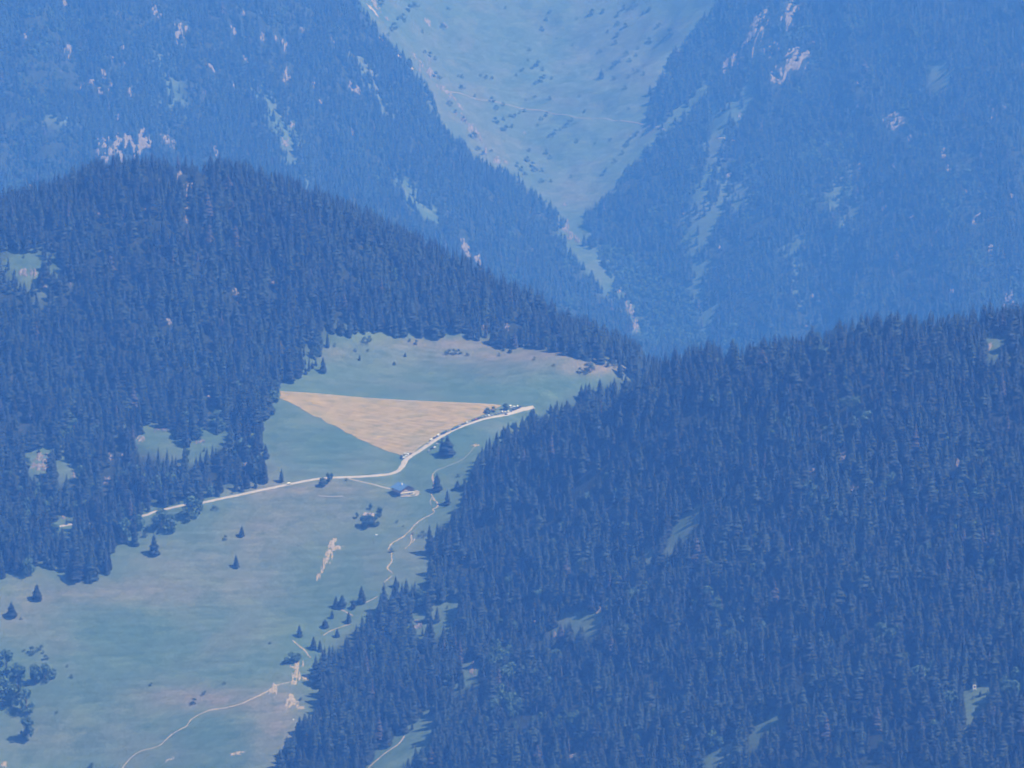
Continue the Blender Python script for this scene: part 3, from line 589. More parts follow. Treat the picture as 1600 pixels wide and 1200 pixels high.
for c, t in LEAFY: c.materials.append(M['leaf']); t.materials.append(M['bark'])
for c, t in SHRUB: c.materials.append(M['shrub']); t.materials.append(M['bark'])
def whole(name, pair):                                   # crown and trunk in one mesh, for the far-off mass
    V = []; F = []; mi = []
    for k, me in enumerate(pair):
        b = len(V); V += [tuple(v.co) for v in me.vertices]; F += [tuple(i + b for i in p.vertices) for p in me.polygons]; mi += [k] * len(me.polygons)
    me = mesh(name, V, F, mi); me.materials.append(pair[0].materials[0]); me.materials.append(M['bark']); return me

def plant(kind, pair, P, h, wide, label, cat, group=None, tint=0.5, rz=None):
    """one tree or shrub as a thing: an Empty at its foot, a trunk and a crown"""
    e = empty(kind, P, random.random() * 6.28 if rz is None else rz)
    for me, nm in ((pair[0], 'crown'), (pair[1], 'trunk')):
        o = bpy.data.objects.new(nm, me); COL.objects.link(o); o.parent = e; o.scale = (h * wide, h * wide, h)
        if nm == 'crown': o['tint'] = float(tint)
    return tag(e, label, cat, group)

# ---- trees that stand alone: photograph pixel of the foot, height in pixels, width factor
LONE = [
 (241,866,34,1.5,'largest lone fir on the meadow, just below the left wood edge'),(378,838,17,1.6,'small dark fir in mid meadow, higher of two'),(369,886,20,1.6,'small dark fir in mid meadow, lower of two'),
 (58,937,26,1.5,'lone fir standing out from the wood at the left meadow end'),(18,963,24,1.9,'squat fir near the left edge of the picture'),
 (690,711,28,1.4,'left fir of the dense pair below the parked cars'),(699,711,33,1.5,'taller right fir of the dense pair below the parked cars'),
 (683,767,30,1.4,'slim dark fir beside the footpath, right of the chalet'),(699,788,24,1.3,'small pointed fir below the slim fir by the footpath'),
 (565,942,28,1.4,'tallest fir of the scattered row at the right wood edge'),(525,949,19,1.7,'left fir of the twin clump above the short sandy path'),(535,949,21,1.6,'right fir of the twin clump above the short sandy path'),
 (552,951,16,1.6,'small fir just right of the twin clump'),(519,966,14,1.7,'small fir left of the sandy path stub'),(508,980,14,1.7,'lowest-left small fir of the scattered row'),
 (545,973,19,1.3,'narrow fir touching the end of the sandy path stub'),(468,994,19,1.6,'lone fir above the start of the eroded-bank path'),(490,1014,21,1.5,'fir right of the eroded-bank path'),(500,1017,18,1.5,'darker fir against the wood right of the eroded-bank path'),(527,995,14,1.4,'small fir at the wood edge below the scattered row'),
 (505,582,26,1.2,'slim fir at the left corner of the upper meadow'),(562,563,9,1.6,'small round fir in the upper meadow, left one'),(616,570,6,1.6,'tiny fir in the middle of the upper meadow'),(633,557,7,1.5,'tiny fir right of the middle of the upper meadow'),
 (212,852,28,1.2,'slim fir in front of the left wood corner'),(440,753,22,1.1,'last fir of the wood beside the cream car'),
 (590,795,0,0,'') if False else (726,765,18,1.6,'fir at the right wood edge above the small pointed fir'),(715,764,14,1.8,'bushy young fir beside the wood edge, lower left of it'),(415,716,24,1.3,'fir at the tip of the wood left of the mown field'),
 (787,548,8,1.8,'dark young fir under the wood rim of the upper meadow'),(797,551,8,1.8,'second dark young fir under the wood rim'),(640,970,30,1.1,'dark fir left of the bare spot in the wood gap'),(683,972,26,1.1,'slim fir standing in the small wood clearing'),(668,1000,28,1.1,'dark fir below the bare spot in the wood gap'),
]
LONE_PX = []
for k, (u, v, h, wf, lab) in enumerate(LONE):
    P = spot(u, v)[0]; plant('spruce_tree', SPRUCE[k % 8], P, h * P[1] / FOC * 1.03, wf * 1.7, lab, 'tree', None, 0.15 + 0.4 * random.random())
    LONE_PX.append((u, v - h / 2, 0.5 * h))
LEAFY_LONE = [
 (299,810,36,1.05,'big round broadleaf tree overhanging the road'),(312,803,22,0.9,'smaller round tree leaning on the big roadside tree'),(252,828,34,0.95,'left crown of the leafy clump below the road bend'),(268,832,30,0.9,'right crown of the leafy clump below the road bend'),
 (195,842,34,0.8,'pale broadleaf tree at the wood corner by the meadow'),(219,838,36,0.6,'pale narrow broadleaf tree beside the road at the wood corner'),(45,900,30,0.8,'pale broadleaf tree at the wood foot, far left'),
 (10,1062,50,0.75,'tallest leafy tree of the clump in the bottom left corner'),(28,1085,52,0.75,'middle tree of the bottom left clump'),(4,1104,50,0.8,'cut-off leafy tree at the picture edge, bottom left'),(20,1106,40,0.8,'front tree of the bottom left clump'),(42,1116,42,0.75,'round tree below the bottom left clump, upper of two'),(43,1158,42,0.72,'round tree below the bottom left clump, lowest with dark shadow'),
 (55,1070,34,0.85,'leafy tree right of the bottom left clump'),(70,1064,28,0.9,'low spreading tree right of the bottom left clump'),(83,1060,16,1.0,'outermost low tree right of the bottom left clump'),
 (457,1036,18,1.2,'low leafy tree above the upper eroded bank'),(447,1038,12,1.3,'leafy shrub tree left of the low tree above the bank'),(466,1033,13,1.1,'thin leafy tree right of the low tree above the bank'),
 (504,760,14,1.3,'dark bushy tree standing against the road'),(513,756,18,0.6,'grey loose-crowned tree behind the dark roadside bush'),(518,752,14,0.7,'slight grey tree right of the loose-crowned one'),
 (762,646,9,1.4,'round bush tree among the parked cars, left one'),(771,644,9,1.2,'round bush tree among the parked cars, right one'),(790,642,12,1.1,'tall dark bush at the car park corner'),
 (568,823,18,1.1,'dark tree in front of the stone hut, left'),(576,825,22,0.8,'taller dark tree hiding the stone hut wall'),(586,822,17,1.1,'dark tree in front of the stone hut, right'),(593,807,16,0.9,'rounded tree at the right end of the stone hut'),(558,810,10,0.9,'slim bush left of the stone hut'),(579,796,10,0.7,'small tree peeping over the stone hut roof'),
]
for k, (u, v, h, wf, lab) in enumerate(LEAFY_LONE):
    P = spot(u, v)[0]; plant('broadleaf_tree', LEAFY[k % 4], P, h * P[1] / FOC * 1.05, wf, lab, 'tree', None, 0.1 if 'dark' in lab else (0.9 if 'pale' in lab or 'grey' in lab else 0.45))
    LONE_PX.append((u, v - h / 2, 0.5 * h))

# ---- shrubs
NEAR_SHRUBS = [(227,839,9,'small bush beside the largest lone fir'),(352,843,7,'tiny bush left of the higher small fir'),(335,797,8,'low bush under the road by the wood end'),(33,968,4,'tiny bush beside the squat fir'),(50,1021,12,'bush standing above the bottom left clump, big one'),(64,1016,9,'bush right of the big one above the clump'),(67,1021,5,'tiny bush under the one above the clump'),(72,1031,9,'bush halfway down to the bottom left clump'),(38,1018,4,'tiny bush left of the big one above the clump'),
 (112,1059,6,'low dark bush right of the bottom left clump, lower'),(105,1042,4,'low dark bush right of the bottom left clump, upper'),(89,1114,4,'tiny dark bush alone near the bottom left trees'),(612,863,7,'dark bush in the elbow of the footpath'),(303,1099,9,'dark bush in the dry hollow by the lower trail'),(350,1069,4,'tiny bush above the dry hollow'),(422,1006,4,'tiny bush left of the eroded-bank path'),(236,1071,5,'hummock bush left of the dry hollow'),(621,816,4,'small bush right of the stone hut, upper'),(630,823,3,'tiny bush right of the stone hut, lower'),
 (523,541,5,'bush at the rim of the upper meadow, left corner'),(570,536,10,'bush thicket under the rim of the upper meadow'),(578,532,8,'smaller bush behind the rim thicket'),(555,549,5,'little bush left of the round fir'),(575,549,4,'little bush right of the round fir'),(650,538,7,'bush on the dry rim, middle of the upper meadow'),(640,534,5,'bush beside the one on the dry rim'),
 (701,553,8,'left bush of the low thicket on the dry rim'),(709,554,9,'middle bush of the low thicket on the dry rim'),(717,553,8,'right bush of the low thicket on the dry rim'),(730,556,5,'stray bush right of the low thicket'),(780,556,5,'flat bush under the wood rim, left'),(835,562,5,'flat bush under the wood rim, right'),(865,572,4,'tiny bush on the right part of the upper meadow'),
 (906,583,9,'left bush of the group at the right meadow tip'),(915,583,9,'middle bush of the group at the right meadow tip'),(924,581,11,'right bush of the group at the right meadow tip'),(922,572,12,'taller bush behind the group at the meadow tip'),(950,574,9,'bush at the wood edge near the meadow tip'),(960,573,8,'last bush before the meadow tip'),(541,751,4,'small bush where the drive leaves the road'),(645,835,4,'small bush by the path braid'),(660,838,9,'dark bush at the wood edge by the path braid'),(716,745,5,'shrub left of the bushy young fir'),(470,1094,5,'shrub on the lower eroded bank'),(320,1085,6,'hummock bush on the dry ground'),(143,1199,8,'bush cut by the bottom picture edge')]
for k, (u, v, h, lab) in enumerate(NEAR_SHRUBS):
    P = spot(u, v)[0]; plant('shrub', SHRUB[k % 3], P, h * P[1] / FOC * 0.95, 1.0, lab, 'shrub', None, 0.2 + 0.5 * random.random())
FAR_SHRUBS = [(925,20,15),(942,19,11),(860,19,7),(854,30,9),(847,46,9),(901,29,5),(965,24,9),(977,41,12),(965,36,9),(965,55,9),(962,67,8),(979,84,10),(997,75,7),(1015,64,12),(1025,72,6),(950,49,6),(1047,52,16),(937,80,8),(994,86,7),(984,94,8),(962,100,12),(968,96,8),(989,110,6),(996,111,6),(1006,115,7),(982,120,7),(959,123,9),(935,124,7),(977,137,8),(827,78,6),(825,94,5),(840,101,14),(834,106,10),(848,109,7),(845,125,13),(838,130,10),(850,121,8),(862,123,7),(817,110,7),(807,117,6),(859,154,7),(836,151,5),(822,156,5),(914,174,7),(982,170,5),(894,187,9),(888,192,8),(882,198,9),(875,202,7),(867,207,10),(860,213,8),(901,221,10),(930,224,5),(954,218,6),(854,238,9),(860,246,8),(827,235,6),(824,250,12),(832,258,14),(836,266,12),(815,265,12),(808,258,10),(820,272,10),(847,266,9),(892,276,7),(846,283,9),(861,283,7),(840,196,6),(845,186,7),(820,173,9),(854,179,8),(804,182,12),(800,198,8),(812,176,7),(995,210,13),(1012,205,10),(980,225,10),(960,252,11),(972,240,10),(947,265,10),(985,218,8),(942,272,9),
 (617,42,15),(612,46,10),(607,55,9),(640,15,16),(648,10,12),(630,28,13),(622,30,9),(692,42,10),(595,6,14),(672,86,13),(664,82,8),(680,92,8),(680,118,12),(686,122,8),(722,120,8),(716,119,5),(760,120,7),(769,122,6),(751,118,6),(721,138,10),(742,150,8),(769,157,11),(775,168,11),(786,164,8),(775,189,15),(790,202,14),(787,186,9),(797,181,9),(702,162,9),(712,175,10),(725,187,11),(740,214,14),(705,222,14),(722,219,9),(747,232,11),(690,205,9),(755,240,10),(768,236,8),(632,33,9),(660,50,6),(700,14,7),(790,12,6),(1005,20,9),(990,8,14),(975,12,12),(1015,15,12),(1030,40,8),(895,70,4),(880,100,4),(905,150,4),(870,60,4)]
for k, (u, v, w) in enumerate(FAR_SHRUBS):
    P = spot(u, v + 0.2 * w)[0]; h = w * P[1] / FOC * (0.55 + 0.25 * random.random())
    up = v < np.interp(u, [690, 800, 920, 1040], [142, 165, 185, 204])
    plant('shrub', SHRUB[k % 3], P, h, 0.95, 'dark alder shrub on the high pasture, %s the thin track' % ('above' if up else 'below'), 'shrub', 'shrubs on the high pasture %s the track' % ('above' if up else 'below'), 0.1 + 0.4 * random.random())

# ---- the woods
def wood_points():
    out = []
    for (ya, yb, sp, near) in ((3700, 5850, 8.7, True), (8300, 11700, 9.6, False)):
        ys = np.arange(ya, yb, sp * 0.92); lim = 0.15 * yb + 30
        gx, gy = np.meshgrid(np.arange(-lim, lim, sp), ys); gx = gx + (np.arange(len(ys)) % 2)[:, None] * sp / 2
        x = (gx + RNG.uniform(-.42, .42, gx.shape) * sp).ravel(); y = (gy + RNG.uniform(-.42, .42, gy.shape) * sp).ravel()
        k = np.abs(x) < 0.15 * y + 15; x, y = x[k], y[k]; z = ground(x, y)
        stand = fbm(x, y, 70.0, 41, 3) + 0.8 * fbm(x, y, 24.0, 43, 2)
        if near: h = 23.0 + 6.5 * stand + RNG.normal(0, 5.2, len(x)) + 6 * (RNG.random(len(x)) < 0.06)
        else: h = 22.0 + 5.0 * stand + RNG.normal(0, 5.0, len(x))
        young = RNG.random(len(x)) < 0.09                # saplings, in the clearings too
        h = np.where(young, RNG.uniform(4, 10, len(x)), np.clip(h, 9, 35))
        u, v = pix(x, y, z); ut, vt = pix(x, y, z + h); um, vm = pix(x, y, z + 0.55 * h)
        ok = (vt < 1290) & (v > -60)
        thin = np.zeros(len(x))
        if near:
            for a, b in ((u, v), (um, vm), (ut, vt)): ok &= ~inside(MEADOW, a, b)
            for a, b in ((u - 2.5, v), (u + 2.5, v), (um - 2.5, vm), (um + 2.5, vm)): ok &= ~inside(MEADOW, a, b)
            thin = 0.06 + 0.5 * sstep(-0.3, -0.8, fbm(x, y, 30.0, 77, 3))
            # the broken wood above the left part of the road
            thin = thin + 0.42 * np.exp(-(((u - 170) / 190) ** 2 + ((v - 715) / 45) ** 2)) * (fbm(x, y, 30., 61, 2) < 0.15)
        else:
            j1 = 9 * fbm(x, y, 55., 301, 3); j2 = 9 * fbm(x, y, 55., 302, 3)
            ok &= ~(inside(PASTURE, u + j1, v + j2) & (RNG.random(len(x)) < 0.985)); ok &= ~(inside(PASTURE, um + j1 * .6, vm + j2 * .6) | inside(PASTURE, ut, vt + 5)) | (RNG.random(len(x)) < 0.02)
            ok &= ~((v < -80) & (u > 520) & (u < 1150))
            sil = np.interp(u, SIL_U, SIL_V); ok &= vt < sil + 45
            thin = 0.05 + 0.7 * sstep(-0.3, -0.8, fbm(x, y, 50.0, 78, 3))
            for g in GULLIES: 
                lone = RNG.random(len(x)) < 0.05
                for fr in (0, .3, .6, .9):
                    a, b = u + (ut - u) * fr, v + (vt - v) * fr; ok &= (near_line(g, a + 0.5 * j1, b + 0.5 * j2) < 0) | lone
            ok &= ~(inside(BROADLEAF_ZONE, u, v) & (RNG.random(len(x)) < 0.85))
        jn1 = 5 * fbm(x, y, 22., 311, 2); jn2 = 5 * fbm(x, y, 22., 312, 2)
        for c in CLEARINGS:
            cn = c[0][1] > np.interp(c[0][0], SIL_U, SIL_V)
            if cn == near:
                jj = 0.5 if near else 1.0
                for fr in (0, .25, .5, .75, .95):
                    a, b = u + (ut - u) * fr, v + (vt - v) * fr; hw_ = 1.5 * (1 - fr) if near else 0
                    ok &= ~(inside(c, a + hw_ + jn1 * jj, b + jn2 * jj) | inside(c, a - hw_ + jn1 * jj, b + jn2 * jj)) | young
        for (du, dv, ru, rv, dn) in DISCS:
            if dn != near: continue
            e = lambda a, b: ((a - du) / ru) ** 2 + ((b - dv) / rv) ** 2 < 1
            keepsome = RNG.random(len(x)) < (0.06 if ru < 8 else 0.22)
            hit = np.zeros(len(x), bool)
            for fr in (0, .3, .6, .92):
                a, b = u + (ut - u) * fr, v + (vt - v) * fr; hw_ = 3.5 * (1 - fr) if near else 0
                hit |= e(a + hw_, b) | e(a - hw_, b)
            ok &= ~(hit & ~keepsome)
        for k2, (lu, lv, lr) in enumerate(LONE_PX):
            if near: ok &= np.hypot(u - lu, v - lv - lr) > 5
        if near:                                       # the road stays open
            for a, b in ((ROADLINE[0], ROADLINE[1]),): ok &= near_line([(a[0] - 4, a[1], 3), (b[0] + 10, b[1] - 2, 3)], u, v - 3) < 0
            ok &= near_line([(p[0], p[1], 3.0) for p in ROADLINE[3:]], u, v) < 0
            ok &= near_line([(222,806,5),(240,800,5)], um, vm) < 0; ok &= near_line([(274,794,5),(284,791,5)], um, vm) < 0
        ok &= RNG.random(len(x)) > thin
        out.append([q[ok] for q in (x, y, z, h, u, v, ut, vt)] + [np.full(ok.sum(), near)])
    return [np.concatenate(q) for q in zip(*out)]
wx, wy, wz, wh, wu, wv, wut, wvt, wnear = wood_points()
# which of them are pale leafy trees rather than firs; far bands also colour in lit relief
mixed = np.where(wnear, np.where(inside([(150,640),(440,560),(450,800),(0,920),(0,700)], wu, wv), 0.10, np.where((wu > 640) & (wv > 560), 0.035, 0.006)), 0.02 + 0.32 * sstep(0.2, 0.7, value_noise(wx / 45., wy / 480., 88)))
for du, dv, dr in ((1230,660,22),(1325,640,14),(1345,665,20),(1285,795,26),(1300,820,18),(885,1135,26),(860,1095,22),(1190,1012,20),(1105,965,22),(990,930,20),(1215,632,14),(1390,705,12),(1385,1010,20),(795,1120,30),(780,1030,22),(690,1080,16),(845,1125,20),(1560,1120,22),(1585,1085,22),(935,1105,18),(1060,1000,14),(1440,1080,16),(960,1080,14),(1075,1125,20)):
    mixed = np.where(wnear & (np.hypot((wu - du) / dr, (wv - dv) / (dr * 1.1)) < 1), 0.55, mixed)
leafy = RNG.random(len(wx)) < mixed * np.clip(1 + 1.6 * fbm(wx, wy, 60., 91, 2), 0, 4)
# the 270 firs that show largest become things of their own
sil_right = (wnear > 0)
edge = np.zeros(len(wx), bool)
for du, dv in ((-11, 0), (11, 0), (0, 10)): edge |= inside(MEADOW, wu + du, wv + dv) & sil_right
fits = (wut > 4) & (wut < 1596) & (wvt > 0) & (wvt < 1170) & sil_right & ~leafy
score = np.where(fits, wh / wy * (1 + 0.5 * edge), 0)
N_THINGS = 255
big = np.argsort(-score)[:N_THINGS]; rest = np.ones(len(wx), bool); rest[big] = False
wide = RNG.normal(1.8, 0.34, len(wx)).clip(1.0, 2.8); tint = np.clip(RNG.beta(1.3, 1.5, len(wx)) * 0.85 + 0.25 * fbm(wx, wy, 45., 17, 3) + np.where(wnear, 0.15, 0.42) * value_noise(wx / 38., wy / 420., 88), 0, 0.95)  # stretched noise bands put the slopes' light and dark relief into crown tint
tint = np.where(RNG.random(len(wx)) < 0.012, 1.0, tint); pick = RNG.integers(0, 8, len(wx))
for i in big:
    if edge[i]:
        if wu[i] > 600 or wv[i] > 880 and wu[i] > 390: lab, grp = 'dark fir at the meadow edge of the near right wood', 'firs along the right wood edge'
        else: lab, grp = 'dark fir at the meadow edge of the left hillside wood', 'firs along the left wood edge'
    else:
        if wu[i] > 600 or wv[i] > 960: lab, grp = 'tall slender fir inside the dense near right wood', 'tall firs of the near right wood'
        else: lab, grp = 'tall slender fir inside the left hillside wood', 'tall firs of the left hillside wood'
    plant('spruce_tree', SPRUCE[pick[i]], (wx[i], wy[i], wz[i]), wh[i], wide[i], lab, 'tree', grp, tint[i])

def mass(name, x, y, z, h, wide, tint, pick, protos, label, cat):
    """a wood that reads as one mass: one object that sets copies of the tree models on its points"""
    n = len(x); me = bpy.data.meshes.new(name); me.vertices.add(n)
    me.vertices.foreach_set('co', np.stack([x, y, z - 0.3], -1).astype(np.float32).ravel())
    for nm, typ, val in (('turn', 'FLOAT_VECTOR', np.stack([RNG.normal(0, .025, n), RNG.normal(0, .025, n), RNG.uniform(0, 6.28, n)], -1)), ('size', 'FLOAT_VECTOR', np.stack([h * wide, h * wide, h], -1)), ('tint', 'FLOAT', tint)):
        a = me.attributes.new(nm, typ, 'POINT'); a.data.foreach_set('vector' if typ == 'FLOAT_VECTOR' else 'value', np.asarray(val, np.float32).ravel())
    a = me.attributes.new('pick', 'INT', 'POINT'); a.data.foreach_set('value', np.asarray(pick, np.int32))
    me.update(); o = new_obj(name, me)
    lib = bpy.data.collections.new(name + '_models')                 # not linked to the scene
    for k, p in enumerate(protos): lib.objects.link(bpy.data.objects.new('%s_model_%02d' % (name, k), p))
    g = bpy.data.node_groups.new(name + '_scatter', 'GeometryNodeTree')
    g.interface.new_socket('Geometry', in_out='INPUT', socket_type='NodeSocketGeometry'); g.interface.new_socket('Geometry', in_out='OUTPUT', socket_type='NodeSocketGeometry')
    gi = g.nodes.new('NodeGroupInput'); go = g.nodes.new('NodeGroupOutput'); ins = g.nodes.new('GeometryNodeInstanceOnPoints'); ci = g.nodes.new('GeometryNodeCollectionInfo')
    ci.inputs['Collection'].default_value = lib; ci.inputs['Separate Children'].default_value = True; ci.inputs['Reset Children'].default_value = True
    def na(nm, typ):
        q = g.nodes.new('GeometryNodeInputNamedAttribute'); q.data_type = typ; q.inputs['Name'].default_value = nm; return q.outputs['Attribute']
    e2r = g.nodes.new('FunctionNodeEulerToRotation'); L = g.links.new
    L(gi.outputs[0], ins.inputs['Points']); L(ci.outputs[0], ins.inputs['Instance']); ins.inputs['Pick Instance'].default_value = True
    L(na('pick', 'INT'), ins.inputs['Instance Index']); L(na('turn', 'FLOAT_VECTOR'), e2r.inputs[0]); L(e2r.outputs[0], ins.inputs['Rotation']); L(na('size', 'FLOAT_VECTOR'), ins.inputs['Scale'])
    L(ins.outputs[0], go.inputs[0])
    m = o.modifiers.new('scatter', 'NODES'); m.node_group = g
    return tag(o, label, cat, None, 'stuff')
A = rest & ~leafy
mass('conifer_forest', wx[A], wy[A], wz[A], wh[A], wide[A], tint[A], pick[A], [whole('spruce_whole', p) for p in SPRUCE], 'dense dark fir forest covering the hills and the far valley walls', 'forest')
# leafy trees: those mixed into the woods and the pale belt in the gorge
B_ = rest & leafy
bx, by = np.meshgrid(np.arange(100, 560, 8.0), np.arange(9150, 9950, 8.0)); bx = (bx + RNG.uniform(-3.5, 3.5, bx.shape)).ravel(); by = (by + RNG.uniform(-3.5, 3.5, by.shape)).ravel(); bz = ground(bx, by)
bu, bv = pix(bx, by, bz); k = (inside(BROADLEAF_ZONE, bu, bv)) & (RNG.random(len(bu)) < 0.8)
for g_ in GULLIES: k &= near_line(g_, bu, bv) < 0
bx, by, bz = bx[k], by[k], bz[k]
nx_ = np.concatenate([wx[B_], bx]); ny_ = np.concatenate([wy[B_], by]); nz_ = np.concatenate([wz[B_], bz]); nh = np.concatenate([wh[B_] * 0.62, RNG.normal(13, 2.5, len(bx)).clip(7, 20)])
mass('broadleaf_wood', nx_, ny_, nz_, nh, RNG.normal(0.85, 0.12, len(nx_)), RNG.beta(2, 2, len(nx_)), RNG.integers(0, 4, len(nx_)), [whole('broadleaf_whole', p) for p in LEAFY], 'pale leafy trees in the gorge and mixed among the firs', 'broadleaf wood')
print('trees', len(wx), A.sum(), len(nx_))

# ------------------------------------------------------------------ cars
def car_model(kind):
    """kind: hatchback, estate, van; length along +x, wheels on z = 0"""
    e = empty('parked_car', (0, 0, 0))
    L, Wd, H, cab = {'hatchback': (4.1, 1.75, 1.48, (-1.95, -1.45, 0.45, 1.05)), 'estate': (4.6, 1.82, 1.55, (-2.2, -1.85, 0.55, 1.2)), 'van': (5.0, 1.95, 2.05, (-2.45, -2.35, 1.15, 1.75))}[kind]
    h = L / 2; belt = {'hatchback': 0.92, 'estate': 0.97, 'van': 1.12}[kind]
    b = MB()
    b.prism([(-h, 0.32), (h - 0.06, 0.30), (h, 0.52), (h - 0.12, 0.74), (cab[3], belt - 0.02), (-h + 0.02, belt), (-h - 0.03, 0.6)], -Wd / 2, Wd / 2)
    b.add([(cab[1], -Wd * .40, H), (cab[2], -Wd * .40, H), (cab[2], Wd * .40, H), (cab[1], Wd * .40, H), (cab[1] - .08, -Wd * .42, H - .09), (cab[2] + .08, -Wd * .42, H - .09), (cab[2] + .08, Wd * .42, H - .09), (cab[1] - .08, Wd * .42, H - .09)],
          [(0, 1, 2, 3), (7, 6, 5, 4), (4, 5, 1, 0), (5, 6, 2, 1), (6, 7, 3, 2), (7, 4, 0, 3)])
    for s in (-1, 1):                                    # pillars
        for xt, xb in ((cab[1], cab[0]), (cab[2], cab[3]), ((cab[1] + cab[2]) / 2, (cab[0] + cab[3]) / 2)):
            b.tube([(xb, s * Wd * .475, belt - .03), (xt, s * Wd * .415, H - .05)], 0.045, 4)
    body = b.obj('body', PAINT['white'], e, False, 0.05)
    g = MB(); i = 0.03
    g.add([(cab[0] + i, -Wd * .465, belt - .02), (cab[3] - i, -Wd * .465, belt - .02), (cab[3] - i, Wd * .465, belt - .02), (cab[0] + i, Wd * .465, belt - .02),
           (cab[1] + i, -Wd * .405, H - .06), (cab[2] - i, -Wd * .405, H - .06), (cab[2] - i, Wd * .405, H - .06), (cab[1] + i, Wd * .405, H - .06)],
          [(4, 5, 6, 7), (0, 1, 5, 4), (1, 2, 6, 5), (2, 3, 7, 6), (3, 0, 4, 7)])
    g.obj('window', M['glass'], e)
    for sx in (-1, 1):
        for sy in (-1, 1):
            w = MB(); x = sx * L * 0.30; w.tube([(x, sy * (Wd / 2 - .20), .32), (x, sy * (Wd / 2 + .02), .32)], 0.32, 12); w.obj('wheel', M['tyre'], e)
    for sy in (-1, 1):
        w = MB(); w.box(h - 0.10, h + 0.012, sy * Wd * .36 - .16, sy * Wd * .36 + .16, .56, .68); w.obj('headlight', M['white'], e)
    return e
KINDS = {k: car_model(k) for k in ('hatchback', 'estate', 'van')}
used_kind = set()
def car(kind, paint, u, v, label, group, head, cat='car'):
    P = spot(u, v)[0]
    base = KINDS[kind]; o = base if kind not in used_kind else copy_tree(base); used_kind.add(kind)
    # heading: photograph angle of the road here, wheels set on the slope
    gx = (ground(P[0] + 2, P[1]) - ground(P[0] - 2, P[1])) / 4; gy = (ground(P[0], P[1] + 2) - ground(P[0], P[1] - 2)) / 4
    n = Vector((-gx, -gy, 1)).normalized(); d = Vector((math.cos(head), math.sin(head), 0)); x = (d - n * d.dot(n)).normalized(); y = n.cross(x)
    o.rotation_euler = Matrix((x, y, n)).transposed().to_euler(); o.location = Vector(P) + n * 0.42
    for ch in o.children:
        if ch.name.startswith('body'):
            ch.material_slots[0].link = 'OBJECT'; ch.material_slots[0].material = PAINT[paint]
    tag(o, label, cat, group)
def heading(u, v):
    w = spot([p[0] for p in ROADLINE], [p[1] for p in ROADLINE]); P = spot(u, v)[0]
    k = min(range(len(w) - 1), key=lambda i: np.hypot(*(0.5 * (w[i] + w[i + 1]) - P)[:2])); d = w[k + 1] - w[k]
    return math.atan2(d[1], d[0])
NTH = ['first', 'second', 'third', 'fourth', 'fifth', 'sixth', 'seventh', 'eighth', 'ninth', 'tenth', 'eleventh', 'twelfth', 'thirteenth', 'fourteenth', 'fifteenth', 'sixteenth', 'seventeenth', 'eighteenth', 'nineteenth', 'twentieth', 'twenty-first', 'twenty-second', 'twenty-third', 'twenty-fourth', 'twenty-fifth']
ROW = [('silver','hatchback',669.2,693),('white','van',674.4,688.3),('dark grey','estate',679.6,684.8),('white','van',685.4,681),('black','hatchback',690.6,678.8),('black','estate',695,677.2),('grey','hatchback',700,675),('silver','hatchback',703.6,673.6),('black','hatchback',706.8,672.2),('blue','estate',710.3,670.8),('dark blue','hatchback',714,669.2),('silver','estate',718.6,666.8),('dark grey','hatchback',724.4,663.6),('white','estate',730.4,661.2),('silver','hatchback',734.6,659.6),('black','hatchback',739,658),('red','hatchback',743.8,656.2),('dark blue','estate',748,654.6),('grey','hatchback',753.6,652.8),('silver','estate',758.8,651.6),('white','van',763.9,650.9),('silver','hatchback',769,649.4),('grey','hatchback',775.2,647.8)]
for k, (c, kd, u, v) in enumerate(ROW):
    car(kd, c, u, v, '%s %s in the row beside the hay field, %s from its lower end' % (c, kd, NTH[k]), 'cars parked along the hay field', heading(u, v) + random.uniform(-.06, .06), 'van' if kd == 'van' else 'car')
LOW = [('grey','hatchback',670.4,705.3),('black','hatchback',674.4,701.8),('dark blue','hatchback',677.4,699),('white','hatchback',679.4,700),('silver','hatchback',682.7,694.6),('black','hatchback',686,691.2),('dark grey','estate',692.4,686.4)]
for k, (c, kd, u, v) in enumerate(LOW):
    car(kd, c, u, v, '%s %s on the downhill side of the road, %s from the bend' % (c, kd, NTH[k]), 'cars parked on the downhill side', heading(u, v) + random.uniform(-.1, .1))
LOT = [('black','hatchback',627,715.8),('white','hatchback',631,716),('white','estate',635.2,713.2),('white','hatchback',633,709.8),('white','van',637.4,711.2),('dark grey','estate',641.4,710),('silver','hatchback',637,708),('grey','hatchback',628.6,712.8)]
for k, (c, kd, u, v) in enumerate(LOT):
    car(kd, c, u, v, '%s %s in the cluster at the road bend, %s counting from the left' % (c, kd, NTH[sorted(range(len(LOT)), key=lambda i: LOT[i][2]).index(k)]), 'cars clustered at the road bend', heading(u, v) + math.radians([70, -20, -15, -25, 60, 5, -20, 65][k]), 'van' if kd == 'van' else 'car')
TOP = [('silver','hatchback',780,646),('white','van',784.4,645),('white','hatchback',788.8,644.6),('black','hatchback',790.4,648.2),('white','estate',794,644),('silver','hatchback',786,647),('dark grey','hatchback',799,642.8),('black','estate',802,640.6),('dark blue','estate',806.2,639.6),('black','hatchback',810.6,638.2),('white','hatchback',803,636.6),('white','hatchback',808.4,635.6),('dark blue','hatchback',813,636.4),('silver','hatchback',798.6,638.4),('cream','hatchback',797.4,635.2)]
for k, (c, kd, u, v) in enumerate(TOP):
    car(kd, c, u, v, '%s %s in the top car park by the hedge, %s counting from the left' % (c, kd, NTH[sorted(range(len(TOP)), key=lambda i: TOP[i][2]).index(k)]), 'cars in the top car park', heading(u, v) + math.radians(random.choice([0, 5, 40, 60, -10])), 'van' if kd == 'van' else 'car')
